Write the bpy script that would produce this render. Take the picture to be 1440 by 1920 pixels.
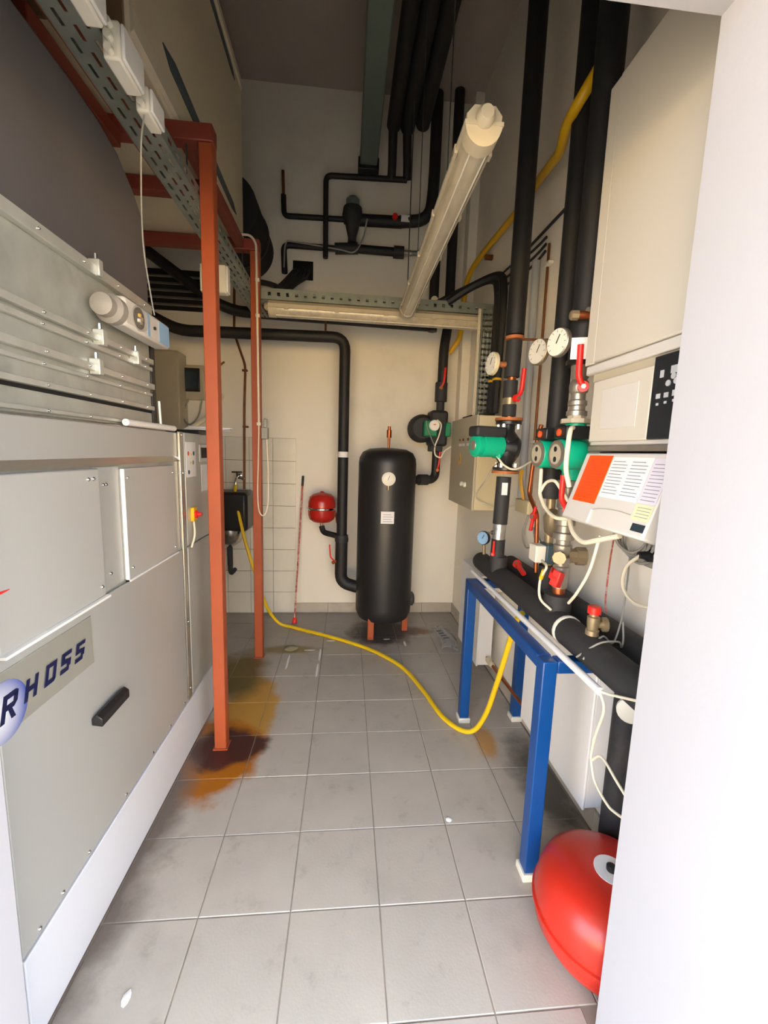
import bpy, math, random
from mathutils import Vector, Matrix
random.seed(7)
PI = math.pi
for o in list(bpy.data.objects):
    bpy.data.objects.remove(o)
S = bpy.context.scene
COL = S.collection

# ------------------------------------------------------------------ camera
def make_camera():
    pitch, yaw, roll = .141, .092, -.032
    f = Vector((math.sin(yaw)*math.cos(pitch), math.cos(yaw)*math.cos(pitch), -math.sin(pitch)))
    rt = Vector((math.cos(yaw), -math.sin(yaw), 0))
    up = rt.cross(f)
    r2 = math.cos(roll)*rt - math.sin(roll)*up
    u2 = math.sin(roll)*rt + math.cos(roll)*up
    cam = bpy.data.cameras.new('camera')
    cam.sensor_fit = 'VERTICAL'
    cam.sensor_height = 24.0
    cam.lens = 24.0*786.3/1920
    cam.clip_start = .02
    o = bpy.data.objects.new('camera', cam)
    COL.objects.link(o)
    m = Matrix.Identity(4)
    for i in range(3):
        m[i][0] = r2[i]; m[i][1] = u2[i]; m[i][2] = -f[i]
    m[0][3], m[1][3], m[2][3] = 0, 0, 1.535
    o.matrix_world = m
    S.camera = o
make_camera()

# ------------------------------------------------------------------ daylight
w = bpy.data.worlds.new('sky'); S.world = w; w.use_nodes = True
bg = w.node_tree.nodes['Background']
bg.inputs[0].default_value = (.72, .83, 1.0, 1)
bg.inputs[1].default_value = 4.6
sun = bpy.data.lights.new('sun', 'SUN'); sun.energy = 30.0; sun.angle = .01; sun.color = (1, .92, .78)
so = bpy.data.objects.new('sun', sun); COL.objects.link(so)
so.rotation_euler = Vector((.38, -.74, -.62)).to_track_quat('-Z', 'Y').to_euler()
so.location = (-4, 9, 9)
S.view_settings.view_transform = 'Standard'
S.view_settings.look = 'None'
S.view_settings.gamma = 1
S.view_settings.use_curve_mapping = False
S.view_settings.exposure = 0.98

# ------------------------------------------------------------------ materials
def lin(c):
    return c/12.92 if c <= .04045 else ((c+.055)/1.055)**2.4
def rgb(h):
    return tuple(lin(int(h[i:i+2], 16)/255) for i in (0, 2, 4))
class NT:
    def __init__(s, m):
        s.t = m.node_tree; s.n = s.t.nodes; s.l = s.t.links
    def new(s, typ, **k):
        n = s.n.new(typ)
        for a, b in k.items():
            if isinstance(a, str) and a.startswith('i_'):
                n.inputs[a[2:].replace('_', ' ')].default_value = b
            else:
                setattr(n, a, b)
        return n
    def link(s, a, b): s.l.new(a, b)
    def mix(s, fac, a, b, blend='MIX'):
        n = s.n.new('ShaderNodeMix'); n.data_type = 'RGBA'; n.blend_type = blend
        for i, v in ((0, fac), (6, a), (7, b)):
            if hasattr(v, 'is_output'): s.link(v, n.inputs[i])
            elif i == 0: n.inputs[0].default_value = v
            else: n.inputs[i].default_value = tuple(v)+(1,) if len(v) == 3 else v
        return n.outputs[2]
    def ramp(s, fac, a, b, c0=0., c1=1.):
        n = s.n.new('ShaderNodeMapRange'); n.clamp = True
        s.link(fac, n.inputs[0])
        for i, v in ((1, a), (2, b), (3, c0), (4, c1)): n.inputs[i].default_value = v
        return n.outputs[0]
    def noise(s, co, scale, detail=3., rough=.55):
        n = s.n.new('ShaderNodeTexNoise'); n.inputs['Scale'].default_value = scale
        n.inputs['Detail'].default_value = detail; n.inputs['Roughness'].default_value = rough
        s.link(co, n.inputs['Vector'])
        return n.outputs['Fac']
    def math(s, op, a, b=0.):
        n = s.n.new('ShaderNodeMath'); n.operation = op
        for i, v in enumerate((a, b)):
            if hasattr(v, 'is_output'): s.link(v, n.inputs[i])
            else: n.inputs[i].default_value = v
        return n.outputs[0]
def M(name, col, rough=.5, metal=0., var=.06, vs=5., bump=0., bs=60., dirt=None, dlo=.55, dhi=.75, ds=3., damt=.6, stretch=None, spec=.5):
    m = bpy.data.materials.new(name); m.use_nodes = True
    t = NT(m); b = t.n['Principled BSDF']
    c = rgb(col) if isinstance(col, str) else col
    co = t.new('ShaderNodeNewGeometry').outputs['Position']
    if stretch:
        mp = t.new('ShaderNodeMapping'); mp.inputs['Scale'].default_value = stretch
        t.link(co, mp.inputs[0]); co = mp.outputs[0]
    n = t.noise(co, vs)
    f = t.ramp(n, .3, .7)
    lo = tuple(x*(1-var) for x in c); hi = tuple(min(1, x*(1+var)) for x in c)
    out = t.mix(f, lo, hi)
    if dirt:
        d = t.ramp(t.noise(co, ds, 6., .65), dlo, dhi, 0, damt)
        out = t.mix(d, out, rgb(dirt))
    t.link(out, b.inputs['Base Color'])
    b.inputs['Metallic'].default_value = metal
    b.inputs['Roughness'].default_value = rough
    b.inputs['Specular IOR Level'].default_value = spec
    if bump:
        bn = t.new('ShaderNodeBump'); bn.inputs['Strength'].default_value = bump; bn.inputs['Distance'].default_value = .004
        t.link(t.noise(co, bs, 4.), bn.inputs['Height']); t.link(bn.outputs[0], b.inputs['Normal'])
    m.diffuse_color = c+(1,)
    return m

def sphere_print():
    m = M('logo_sphere_print', 'e2e2e6', .4, 0, .02, 8.)
    t = NT(m); b = t.n['Principled BSDF']
    d = t.new('ShaderNodeVectorMath', operation='DISTANCE'); d.inputs[1].default_value = (-.762, .915, .925)
    t.link(t.new('ShaderNodeNewGeometry').outputs['Position'], d.inputs[0])
    t.link(t.mix(t.ramp(d.outputs['Value'], .03, .10), rgb('dfe0e4'), rgb('3d4f9c')), b.inputs['Base Color'])
    return m
def stain_floor():
    """grey-beige stoneware with grime, darker patches and the rust stain round the near steel post"""
    m = M('floor_tile', 'b5ada2', .42, 0, .07, 3., .10, 120., '7d766c', .54, .82, 2.2, .45)
    t = NT(m); b = t.n['Principled BSDF']
    base = b.inputs['Base Color'].links[0].from_socket
    pos = t.new('ShaderNodeNewGeometry').outputs['Position']
    # fine speckled grime
    sp = t.ramp(t.noise(pos, 9., 8., .7), .57, .74, 0, .5)
    base = t.mix(sp, base, rgb('7d756a'))
    # darker towards the far end of the room, edge broken by noise
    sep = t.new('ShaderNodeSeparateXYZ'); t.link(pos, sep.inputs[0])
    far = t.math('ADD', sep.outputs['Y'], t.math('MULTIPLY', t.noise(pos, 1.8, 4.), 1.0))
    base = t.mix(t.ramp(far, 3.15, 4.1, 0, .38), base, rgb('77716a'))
    def blob(cx, cy, sx, sy, r0, r1, namp, nsc):
        s = t.new('ShaderNodeVectorMath', operation='SUBTRACT'); s.inputs[1].default_value = (cx, cy, 0)
        t.link(pos, s.inputs[0])
        k = t.new('ShaderNodeVectorMath', operation='MULTIPLY'); k.inputs[1].default_value = (1/sx, 1/sy, 0)
        t.link(s.outputs[0], k.inputs[0])
        ln = t.new('ShaderNodeVectorMath', operation='LENGTH'); t.link(k.outputs[0], ln.inputs[0])
        nn = t.math('MULTIPLY', t.math('SUBTRACT', t.noise(pos, nsc, 5., .6), .5), namp)
        return t.ramp(t.math('ADD', ln.outputs['Value'], nn), r0, r1, 1, 0)
    base = t.mix(blob(-.55, 2.35, .17, .40, .75, 1.05, 1.1, 6.), base, rgb('b98a3c'))
    base = t.mix(blob(-.66, 1.99, .28, .34, .78, 1.0, .9, 5.), base, rgb('a8640c'))
    base = t.mix(blob(-.60, 2.03, .23, .17, .75, 1.0, .9, 7.), base, rgb('45201d'))
    base = t.mix(blob(-.72, 2.75, .22, .35, .6, 1.1, .9, 4.), base, rgb('6b5a2e'))
    base = t.mix(blob(-.42, 3.12, .30, .07, .6, 1.1, .9, 6.), base, rgb('8a7a4c'))
    base = t.mix(blob(.78, 2.02, .07, .16, .5, 1.0, 1.2, 9.), base, rgb('b58a55'))
    base = t.mix(blob(.62, 3.45, .18, .1, .5, 1.0, 1.2, 9.), base, rgb('7a5a48'))
    base = t.mix(blob(.33, 3.42, .30, .25, .7, 1.1, 1.0, 8.), base, rgb('4c4844'))  # dark grey patches from here on: under tank, under stand, along chiller
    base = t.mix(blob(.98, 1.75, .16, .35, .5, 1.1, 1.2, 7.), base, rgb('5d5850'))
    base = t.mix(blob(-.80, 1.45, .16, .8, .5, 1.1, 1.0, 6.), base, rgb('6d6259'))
    t.link(base, b.inputs['Base Color'])
    return m

MT = {}
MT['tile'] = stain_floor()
MT['grout'] = M('grout', '93897d', .9, 0, .2, 8.)
MT['wall'] = M('wall_paint', 'f2ecdf', .85, 0, .03, 1.5, .08, 60., 'b9aa98', .60, .85, 1.1, .35)
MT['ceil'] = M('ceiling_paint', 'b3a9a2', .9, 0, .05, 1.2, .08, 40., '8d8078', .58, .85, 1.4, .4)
MT['jamb'] = M('door_reveal_plaster', 'b2b2b8', .85, 0, .02, 2., .15, 35., 'cdbfb8', .62, .8, 4., .3)
MT['ground'] = M('sunlit_paving', '9c8f7c', .9, 0, .08, .8)
MT['bouncewall'] = M('bounce_wall_plaster', 'e6c78e', .9, 0, .05, .8)
MT['walltile'] = M('glazed_wall_tile', 'e6e2d6', .22, 0, .04, 4., 0, 60, 'b5ad98', .62, .8, 3., .35)
MT['walljoint'] = M('wall_tile_joint', '8f8674', .9, 0, .1, 8.)
MT['skirt'] = M('skirting_tile', 'b9b1a4', .5, 0, .08, 6., 0, 60, '7a7066', .55, .8, 4., .5)
MT['chill'] = M('chiller_sheet', 'b3b4b0', .38, .25, .03, 2., 0, 60, 'a9a596', .60, .85, 2.5, .45)
MT['chill2'] = M('chiller_panel', 'bbbcb8', .34, .25, .03, 2.2, 0, 60, 'b0aca0', .62, .85, 3., .35)
MT['plinth'] = M('chiller_plinth', 'd2d5dc', .5, 0, .02, 3., 0, 60, 'b7b3ac', .64, .82, 5., .3)
MT['steeltrim'] = M('brushed_trim', 'c4bfb4', .26, .75, .10, 2., 0, 60, '9a8468', .52, .8, 2., .45)
MT['galv'] = M('galvanised_sheet', 'b6bab4', .40, .45, .14, 9., .04, 90., '7c8078', .55, .75, 6., .4)
MT['galv2'] = M('galvanised_rail', 'c8cac4', .34, .5, .08, 12.)
MT['tray'] = M('galvanised_tray', '9aa29b', .45, .6, .14, 7., 0, 60, '6f766e', .5, .8, 4., .5)
MT['chrome'] = M('chrome', 'd5d5d2', .16, 1., .03, 6.)
MT['darkgrey'] = M('dark_rubber_cloth', '5b585a', .75, 0, .14, 1.6, .05, 50., '6e625c', .5, .8, 1.3, .5)
MT['beige'] = M('air_unit_casing', 'e8dcc0', .45, 0, .05, 1.6)
MT['beigelight'] = M('air_unit_edge', 'eee4cc', .4, 0, .05, 2.)
MT['beigeshade'] = M('air_unit_end_shaded', '8d7358', .5, 0, .06, 2.)  # near end lies in shadow; that shade is put into this browner beige
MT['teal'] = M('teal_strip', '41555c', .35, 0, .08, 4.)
MT['redsteel'] = M('red_lead_paint', 'a64f2c', .48, 0, .08, 4., .05, 40., '8a3c28', .56, .8, 5., .5)
MT['redshade'] = M('red_lead_shaded', '8f4030', .5, 0, .1, 4., 0, 60, '6d2c2a', .55, .8, 4., .5)  # post paint darkened, overhead shade painted into the beam colour
MT['black'] = M('black_foam', '1a1a1c', .6, 0, .16, 7., .12, 80., '55524d', .60, .85, 4., .35)
MT['black2'] = M('dark_foam', '2c2c2e', .66, 0, .14, 6., .12, 80., '6a645d', .58, .82, 5., .45)
MT['blackpl'] = M('black_plastic', '1d1d1f', .35, 0, .1, 8.)
MT['tankblk'] = M('tank_jacket', '212123', .40, 0, .10, 3., .03, 30., '5a5952', .62, .85, 3., .35)
MT['hole'] = M('opening_dark', '0c0b0b', .9, 0, .1, 5.)
MT['vred'] = M('vessel_red', 'bf2b1c', .30, 0, .05, 3., 0, 60, 'b9665c', .62, .85, 4., .3)
MT['vred2'] = M('small_vessel_red', 'b1241b', .25, 0, .05, 3.)
MT['leverred'] = M('lever_red', 'e32a22', .35, 0, .05, 8.)
MT['blue'] = M('blue_gloss_paint', '0a4486', .28, 0, .07, 6., 0, 60, '6f93b8', .66, .8, 6., .5)
MT['rust'] = M('rusty_flange', 'b06a3c', .6, .2, .2, 18., .1, 90.)
MT['copper'] = M('copper', 'b4663e', .38, .85, .14, 12.)
MT['oldcopper'] = M('tarnished_copper', '7a4a24', .5, .5, .2, 10.)
MT['brass'] = M('brass', 'a39274', .42, .6, .14, 14., 0, 60, '8d8672', .5, .8, 16., .5)
MT['greypl'] = M('grey_plastic', '98938b', .5, 0, .05, 8.)
MT['nickel'] = M('nickel_fitting', 'a9a297', .36, .7, .10, 14.)
MT['green'] = M('pump_green', '09b48c', .35, 0, .04, 6.)
MT['green2'] = M('pump_dark_green', '0a7d50', .38, 0, .06, 6.)
MT['orange'] = M('orange_plastic', 'f2582c', .35, 0, .04, 8.)
MT['orangelabel'] = M('orange_label', 'ff5410', .5, 0, .02, 8.)
MT['white'] = M('white_enamel', 'ebeae8', .30, 0, .02, 4., 0, 60, 'cfcac2', .64, .85, 4., .3)
MT['whitepl'] = M('white_plastic', 'e6e2d4', .4, 0, .03, 6., 0, 60, 'c5b896', .64, .85, 5., .3)
MT['cable'] = M('cream_cable', 'e6dcc4', .45, 0, .05, 8.)
MT['greycable'] = M('grey_cable', '9a9891', .5, 0, .08, 8.)
MT['paper'] = M('paper', 'eeecec', .7, 0, .02, 10.)
MT['lilac'] = M('lilac_paper', 'dcd6e2', .7, 0, .02, 10.)
MT['yellowpaper'] = M('pale_yellow_label', 'e6dfb4', .6, 0, .02, 10.)
MT['ink'] = M('printed_lines', '8d8f97', .7, 0, .05, 10.)
MT['dial'] = M('dial_face', 'ece8dc', .35, 0, .03, 8.)
MT['boiler'] = M('boiler_enamel', 'd0cabd', .36, 0, .02, 2.)
MT['boilerpl'] = M('boiler_plastic', 'd3cfc9', .42, 0, .02, 3.)
MT['panelblk'] = M('control_panel_black', '22262b', .22, 0, .06, 6.)
MT['lcd'] = M('display_glass', '2c3942', .12, 0, .1, 20.)
MT['button'] = M('button_grey', 'b9bcc0', .4, 0, .04, 8.)
MT['cab'] = M('cabinet_grey', 'b9b09a', .42, 0, .03, 3.)
MT['cabcream'] = M('cabinet_cream', 'd8cba6', .42, 0, .03, 3.)
MT['yellow'] = M('yellow_hose_rubber', 'ecc516', .38, 0, .05, 8.)
MT['gasyellow'] = M('gas_pipe_yellow', 'd8a90c', .4, 0, .06, 6.)
MT['sign'] = M('sign_yellow', 'f0b81c', .4, 0, .03, 8.)
MT['navy'] = M('navy_print', '0b1240', .4, 0, .04, 8.)
MT['plate'] = M('logo_plate', 'b8b8ad', .3, .5, .05, 3.)
MT['sphere'] = sphere_print()
MT['lblue'] = M('light_blue_label', '8fb8dc', .45, 0, .05, 12.)
MT['lamp'] = M('lamp_housing', 'bdb39c', .45, 0, .05, 4., 0, 60, '8f856f', .55, .8, 6., .45)
MT['diff'] = M('lamp_diffuser', 'b7ad98', .14, 0, .16, 5., 0, 60, '9d9582', .55, .8, 5., .45, (6, 1, 6))
MT['greyduct'] = M('grey_painted_trunking', '70807a', .5, .2, .08, 3.)
MT['rod'] = M('threaded_rod', '5c6262', .45, .7, .1, 20.)
MT['pinkred'] = M('red_pole_paint', 'b5584a', .5, 0, .3, 25., 0, 60, 'e0cfc4', .5, .6, 30., .7)
MT['steel'] = M('stainless_bowl', 'b9b5ae', .22, .95, .05, 6.)
MT['foil'] = M('aluminium_foil', 'cfd2d4', .28, .9, .15, 30., .3, 60.)
MT['dirtlump'] = M('dried_dirt', '7d775c', .9, 0, .15, 30.)
MT['chip'] = M('plaster_chip', 'efeeec', .8, 0, .03, 10.)
def glassy(name, col, alpha, rough):
    m = M(name, col, rough, 0, .05, 10.)
    b = m.node_tree.nodes['Principled BSDF']; b.inputs['Alpha'].default_value = alpha
    return m
MT['plastic'] = glassy('clear_plastic_film', 'd6d6d6', .38, .12)
MT['clearcap'] = glassy('smoky_clear_cap', 'b9b4aa', .16, .1)

# ------------------------------------------------------------------ mesh builder
def frame_of(d):
    d = Vector(d).normalized()
    a = Vector((0, 0, 1)) if abs(d.z) < .9 else Vector((1, 0, 0))
    u = a.cross(d).normalized(); v = d.cross(u)
    return d, u, v
class MB:
    def __init__(s): s.v = []; s.f = []
    def add(s, vs, fs):
        n = len(s.v); s.v += [Vector(p) for p in vs]; s.f += [tuple(n+i for i in f) for f in fs]; return s
    def box(s, x0, x1, y0, y1, z0, z1):
        x0, x1 = min(x0, x1), max(x0, x1); y0, y1 = min(y0, y1), max(y0, y1); z0, z1 = min(z0, z1), max(z0, z1)
        return s.add([(x0,y0,z0),(x1,y0,z0),(x1,y1,z0),(x0,y1,z0),(x0,y0,z1),(x1,y0,z1),(x1,y1,z1),(x0,y1,z1)],
            [(0,3,2,1),(4,5,6,7),(0,1,5,4),(1,2,6,5),(2,3,7,6),(3,0,4,7)])
    def obox(s, c, ax, ay, az):
        c = Vector(c); ax, ay, az = Vector(ax), Vector(ay), Vector(az)
        P = [c+sx*ax+sy*ay+sz*az for sz in (-1, 1) for sx, sy in ((-1,-1),(1,-1),(1,1),(-1,1))]
        return s.add(P, [(0,3,2,1),(4,5,6,7),(0,1,5,4),(1,2,6,5),(2,3,7,6),(3,0,4,7)])
    def ring(s, c, u, v, r, n):
        i = len(s.v)
        s.v += [c+u*(r*math.cos(2*PI*k/n))+v*(r*math.sin(2*PI*k/n)) for k in range(n)]
        return i
    def bridge(s, a, b, n):
        for k in range(n):
            s.f.append((a+k, a+(k+1) % n, b+(k+1) % n, b+k))
    def lathe(s, p, d, prof, n=24):
        p = Vector(p); d, u, v = frame_of(d); last = None
        rings = []
        for r, h in prof:
            rings.append(s.ring(p+d*h, u, v, max(r, 1e-4), n))
        for a, b in zip(rings, rings[1:]): s.bridge(a, b, n)
        s.f.append(tuple(rings[0]+k for k in reversed(range(n))))
        s.f.append(tuple(rings[-1]+k for k in range(n)))
        return s
    def cyl(s, p, q, r, r2=None, n=20):
        p, q = Vector(p), Vector(q)
        return s.lathe(p, q-p, [(r, 0), (r2 if r2 is not None else r, (q-p).length)], n)
    def tube(s, pts, r, n=10, fil=0., steps=6, rr=None):
        P = [Vector(p) for p in pts]
        if fil > 0 and len(P) > 2:
            Q = [P[0]]
            for a, b, c in zip(P, P[1:], P[2:]):
                d1, d2 = (a-b), (c-b); L = min(fil, d1.length*.49, d2.length*.49)
                e1, e2 = b+d1.normalized()*L, b+d2.normalized()*L
                for k in range(steps+1):
                    t = k/steps
                    Q.append(e1*(1-t)**2+b*(2*t*(1-t))+e2*t*t)
            Q.append(P[-1]); P = Q
        T = []
        for i in range(len(P)):
            a = P[max(i-1, 0)]; b = P[min(i+1, len(P)-1)]; T.append((b-a).normalized())
        d, u, v = frame_of(T[0]); rings = []
        for i, p in enumerate(P):
            if i:
                q = T[i-1].rotation_difference(T[i]); u = q @ u
                u = (u-T[i]*u.dot(T[i])).normalized()
            v = T[i].cross(u)
            rings.append(s.ring(p, u, v, r, n))
        for a, b in zip(rings, rings[1:]): s.bridge(a, b, n)
        s.f.append(tuple(rings[0]+k for k in reversed(range(n))))
        s.f.append(tuple(rings[-1]+k for k in range(n)))
        return s
    def spline(s, pts, r, n=8, sub=8):
        P = [Vector(p) for p in pts]; Q = []
        E = [P[0]*2-P[1]]+P+[P[-1]*2-P[-2]]
        for i in range(1, len(E)-2):
            a, b, c, d = E[i-1:i+3]
            for k in range(sub):
                t = k/sub
                Q.append(.5*((2*b)+(c-a)*t+(2*a-5*b+4*c-d)*t*t+(3*b-a-3*c+d)*t**3))
        Q.append(P[-1])
        return s.tube(Q, r, n)
    def prism(s, poly, o, u, v, d):
        o, u, v, d = Vector(o), Vector(u), Vector(v), Vector(d); n = len(poly)
        i = len(s.v)
        s.v += [o+u*a+v*b for a, b in poly]+[o+u*a+v*b+d for a, b in poly]
        s.f.append(tuple(i+k for k in reversed(range(n)))); s.f.append(tuple(i+n+k for k in range(n)))
        for k in range(n): s.f.append((i+k, i+(k+1) % n, i+n+(k+1) % n, i+n+k))
        return s
    def torus(s, c, d, R, r, n=32, m=8, a0=0., a1=2*PI):
        d, u, v = frame_of(d); c = Vector(c)
        full = abs(a1-a0-2*PI) < 1e-6
        pts = [c+u*(R*math.cos(a0+(a1-a0)*k/n))+v*(R*math.sin(a0+(a1-a0)*k/n)) for k in range(n+1)]
        return s.tube(pts, r, m)
    def build(s, name, mat, parent=None, bevel=0., smooth=True, angle=38):
        me = bpy.data.meshes.new(name)
        off = world_of(parent) if parent else Vector((0, 0, 0))
        if parent is None:
            zs = min(p.z for p in s.v); cx = sum(p.x for p in s.v)/len(s.v); cy = sum(p.y for p in s.v)/len(s.v)
            off = Vector((cx, cy, zs))
        me.from_pydata([tuple(p-off) for p in s.v], [], s.f)
        me.update()
        import bmesh
        bm = bmesh.new(); bm.from_mesh(me); bmesh.ops.recalc_face_normals(bm, faces=bm.faces); bm.to_mesh(me); bm.free()
        me.materials.append(MT[mat] if isinstance(mat, str) else mat)
        if smooth:
            me.polygons.foreach_set('use_smooth', [True]*len(me.polygons))
            me.set_sharp_from_angle(angle=math.radians(angle))
        o = bpy.data.objects.new(name, me); COL.objects.link(o)
        if parent: o.parent = parent
        else: o.location = off
        WORLD[o.name] = off
        if bevel:
            b = o.modifiers.new('bevel', 'BEVEL'); b.width = bevel; b.segments = 2; b.limit_method = 'ANGLE'
            b.angle_limit = math.radians(50)
        return o
WORLD = {}
def world_of(o): return WORLD[o.name]
def thing(name, label, cat, loc, group=None):
    o = bpy.data.objects.new(name, None); COL.objects.link(o)
    o.empty_display_size = .05
    o.location = loc; WORLD[o.name] = Vector(loc)
    o['label'] = label; o['category'] = cat
    if group: o['group'] = group
    return o
def tag(o, label, cat, group=None):
    o['label'] = label; o['category'] = cat
    if group: o['group'] = group
    return o
def struct(o): o['kind'] = 'structure'; return o
def instance(src, loc, parent, name=None):
    c = bpy.data.objects.new(name or src.name.split('.')[0], src.data); COL.objects.link(c)
    c.parent = parent; c.location = Vector(loc)-world_of(parent)
    WORLD[c.name] = Vector(loc)
    return c
def box(name, mat, parent, x0, x1, y0, y1, z0, z1, bevel=.0):
    return MB().box(x0, x1, y0, y1, z0, z1).build(name, mat, parent, bevel)
def cyl(name, mat, parent, p, q, r, r2=None, n=20):
    return MB().cyl(p, q, r, r2, n).build(name, mat, parent)
def tube(name, mat, parent, pts, r, n=10, fil=0.):
    return MB().tube(pts, r, n, fil).build(name, mat, parent)
def cable(name, label, mat, pts, r, cat='cable', group=None, n=8, sub=8):
    return tag(MB().spline(pts, r, n, sub).build(name, mat), label, cat, group)

# ================================================================== the room
XL, XR, YB, YF, ZC = -1.95, 1.06, 3.88, .86, 4.44
YO = .54                                    # outer face of the front wall
DX0, DX1, DZ = -.708, .690, 2.372            # door opening
floor = struct(MB().box(XL-.2, XR+.2, YO, YB+.2, -.2, -.0028).build('floor', 'grout', None))
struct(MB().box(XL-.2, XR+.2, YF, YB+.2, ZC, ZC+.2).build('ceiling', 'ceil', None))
wall_back = struct(MB().box(XL-.2, XR+.2, YB, YB+.2, -.2, ZC).build('wall_back', 'wall', None))
wall_right = struct(MB().box(XR, XR+.2, YF, YB, -.2, ZC).build('wall_right', 'wall', None))
struct(MB().box(XL-.2, XL, YF, YB, -.2, ZC).build('wall_left', 'wall', None))
fw = MB().box(XL-.2, DX0, YO, YF, -.2, ZC+.2).box(DX1, XR+.2, YO, YF, -.2, ZC+.2).box(DX0, DX1, YO, YF, DZ, ZC+.2)
struct(fw.build('wall_front', 'jamb', None, smooth=False))
struct(MB().box(-16, 16, -24, YO, -.3, -.03).build('ground_outside', 'ground', None))
struct(MB().box(-16, 16, -11.3, -11, -.03, 2.3).build('bounce_wall', 'bouncewall', None))  # unseen wall added to send warm sunlight into the room
struct(MB().box(-2.4, 2.4, -1.6, YO, 2.72, 2.84).build('sky_blocker', 'jamb', None))  # added out-of-view slab that cuts high sky light near the door

# floor tiles, 30 cm grid
T, X0, Y0, G = .30, -.459, 1.223, .0035
proto = None
for i in range(-5, 6):
    for j in range(-3, 9):
        x0, x1 = X0+T*i, X0+T*(i+1); y0, y1 = Y0+T*j, Y0+T*(j+1)
        cx0, cx1, cy0, cy1 = max(x0, XL), min(x1, XR), max(y0, YO), min(y1, YB)
        if cy0 < YF: cx0, cx1 = max(cx0, DX0), min(cx1, DX1)
        if cx1-cx0 < .03 or cy1-cy0 < .03: continue
        dz = random.uniform(-.0008, .0006)
        full = abs(cx1-cx0-T) < 1e-6 and abs(cy1-cy0-T) < 1e-6
        if full and proto is not None:
            instance(proto, ((x0+x1)/2, (y0+y1)/2, dz), floor, 'tile'); continue
        cx, cy = (cx0+cx1)/2, (cy0+cy1)/2
        hx, hy = (cx1-cx0-G)/2, (cy1-cy0-G)/2
        mb = MB(); b = .002
        mb.add([(-hx,-hy,-.009),(hx,-hy,-.009),(hx,hy,-.009),(-hx,hy,-.009),(-hx,-hy,-b),(hx,-hy,-b),(hx,hy,-b),(-hx,hy,-b),
                (-hx+b,-hy+b,0),(hx-b,-hy+b,0),(hx-b,hy-b,0),(-hx+b,hy-b,0)],
               [(0,1,5,4),(1,2,6,5),(2,3,7,6),(3,0,4,7),(4,5,9,8),(5,6,10,9),(6,7,11,10),(7,4,8,11),(8,9,10,11)])
        me = bpy.data.meshes.new('tile'); me.from_pydata([tuple(p) for p in mb.v], [], mb.f); me.update()
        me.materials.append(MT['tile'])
        o = bpy.data.objects.new('tile', me); COL.objects.link(o)
        o.parent = floor; o.location = Vector((cx, cy, dz))-world_of(floor); WORLD[o.name] = Vector((cx, cy, dz))
        if full: proto = o

# glazed wall tiles behind the sink
box('tile_bed', 'walljoint', wall_back, -1.49, -.457, YB-.004, YB, 0, 1.632)
wp = None
for c in range(5):
    for r in range(8):
        x1 = -.457-.2065*c; x0 = x1-.2035; z0 = .204*r+.002; z1 = z0+.200
        if wp is None:
            wp = box('tile', 'walltile', wall_back, x0, x1, YB-.0085, YB-.002, z0, z1, .0015)
            wloc = Vector((x0, 0, z0))
        else:
            o = instance(wp, world_of(wall_back)+Vector((x0, 0, z0))-wloc, wall_back, 'tile')
            b = o.modifiers.new('bevel', 'BEVEL'); b.width = .0015; b.segments = 2
bb = struct(MB().box(-.453, XR, YB-.006, YB, 0, .095).build('baseboard_back', 'grout', None))
for k in range(5):
    box('tile', 'skirt', bb, -.452+.302*k, min(-.452+.302*k+.299, XR-.012), YB-.014, YB-.003, .002, .098, .002)
br = struct(MB().box(XR-.006, XR, YF, YB-.015, 0, .095).build('baseboard_right', 'grout', None))
for k in range(10):
    y0 = YF+.302*k
    if y0 < YB-.05: box('tile', 'skirt', br, XR-.014, XR-.003, y0, min(y0+.299, YB-.016), .002, .098, .002)
struct(box('trim_1', 'wall', None, .985, XR, 3.75, YB, 1.2, ZC, .004))
# square hole in the back wall with its lighter plaster patch
box('plaster_patch', 'wall', wall_back, -.50, -.262, YB-.006, YB, 2.86, 3.20, .003)
box('opening', 'hole', wall_back, -.485, -.315, YB-.010, YB-.004, 2.97, 3.12)  # black plate painted for the dark inside of the hole

# ================================================================== left side
def screw(parent, x, y, z, r=.006, mat='chrome'):
    return MB().lathe((x, y, z), (1, 0, 0), [(r, 0), (r, .002), (r*.6, .0045)], 10).build('screw', mat, parent)

# ---- chiller
ch = thing('chiller', 'long grey sheet-metal chiller with white plinth and blue lettered plate', 'chiller', (-1.25, 1.7, 0))
FX = -.765
box('body', 'chill', ch, -1.75, FX-.012, .93, 2.52, .02, 1.595, .004)
box('plinth', 'plinth', ch, -1.74, FX+.003, .932, 2.515, .004, .268, .003)
lp = box('front_panel', 'chill', ch, FX-.011, FX, .933, 2.015, .275, 1.050, .003)
for y in (.99, 1.08, 1.20, 1.42, 1.63, 1.80, 1.97): screw(lp, FX, y, .292, .006)
pa = box('access_panel', 'chill2', ch, FX-.011, FX+.018, .933, 1.345, 1.062, 1.460, .004)
for y, z in ((1.315, 1.43), (1.325, 1.095), (1.29, 1.43)): screw(pa, FX+.018, y, z, .006)
box('lit_panel_edge', 'white', pa, FX+.004, FX+.030, .933, 1.348, 1.056, 1.063)  # white strip paints the light caught on the lower panel lip
MB().prism([(.935, 1.200), (.975, 1.2045), (.975, 1.206), (.935, 1.209)], (FX+.018, 0, 0), (0, 1, 0), (0, 0, 1), (.001, 0, 0)).build('red_mark', 'leverred', pa)
pm = box('middle_strip', 'chill', ch, FX-.011, FX-.002, 1.349, 1.495, 1.060, 1.462, .002)
for y, z in ((1.40, 1.405), (1.415, 1.405), (1.412, 1.112)): screw(pm, FX-.002, y, z, .006)
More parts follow.
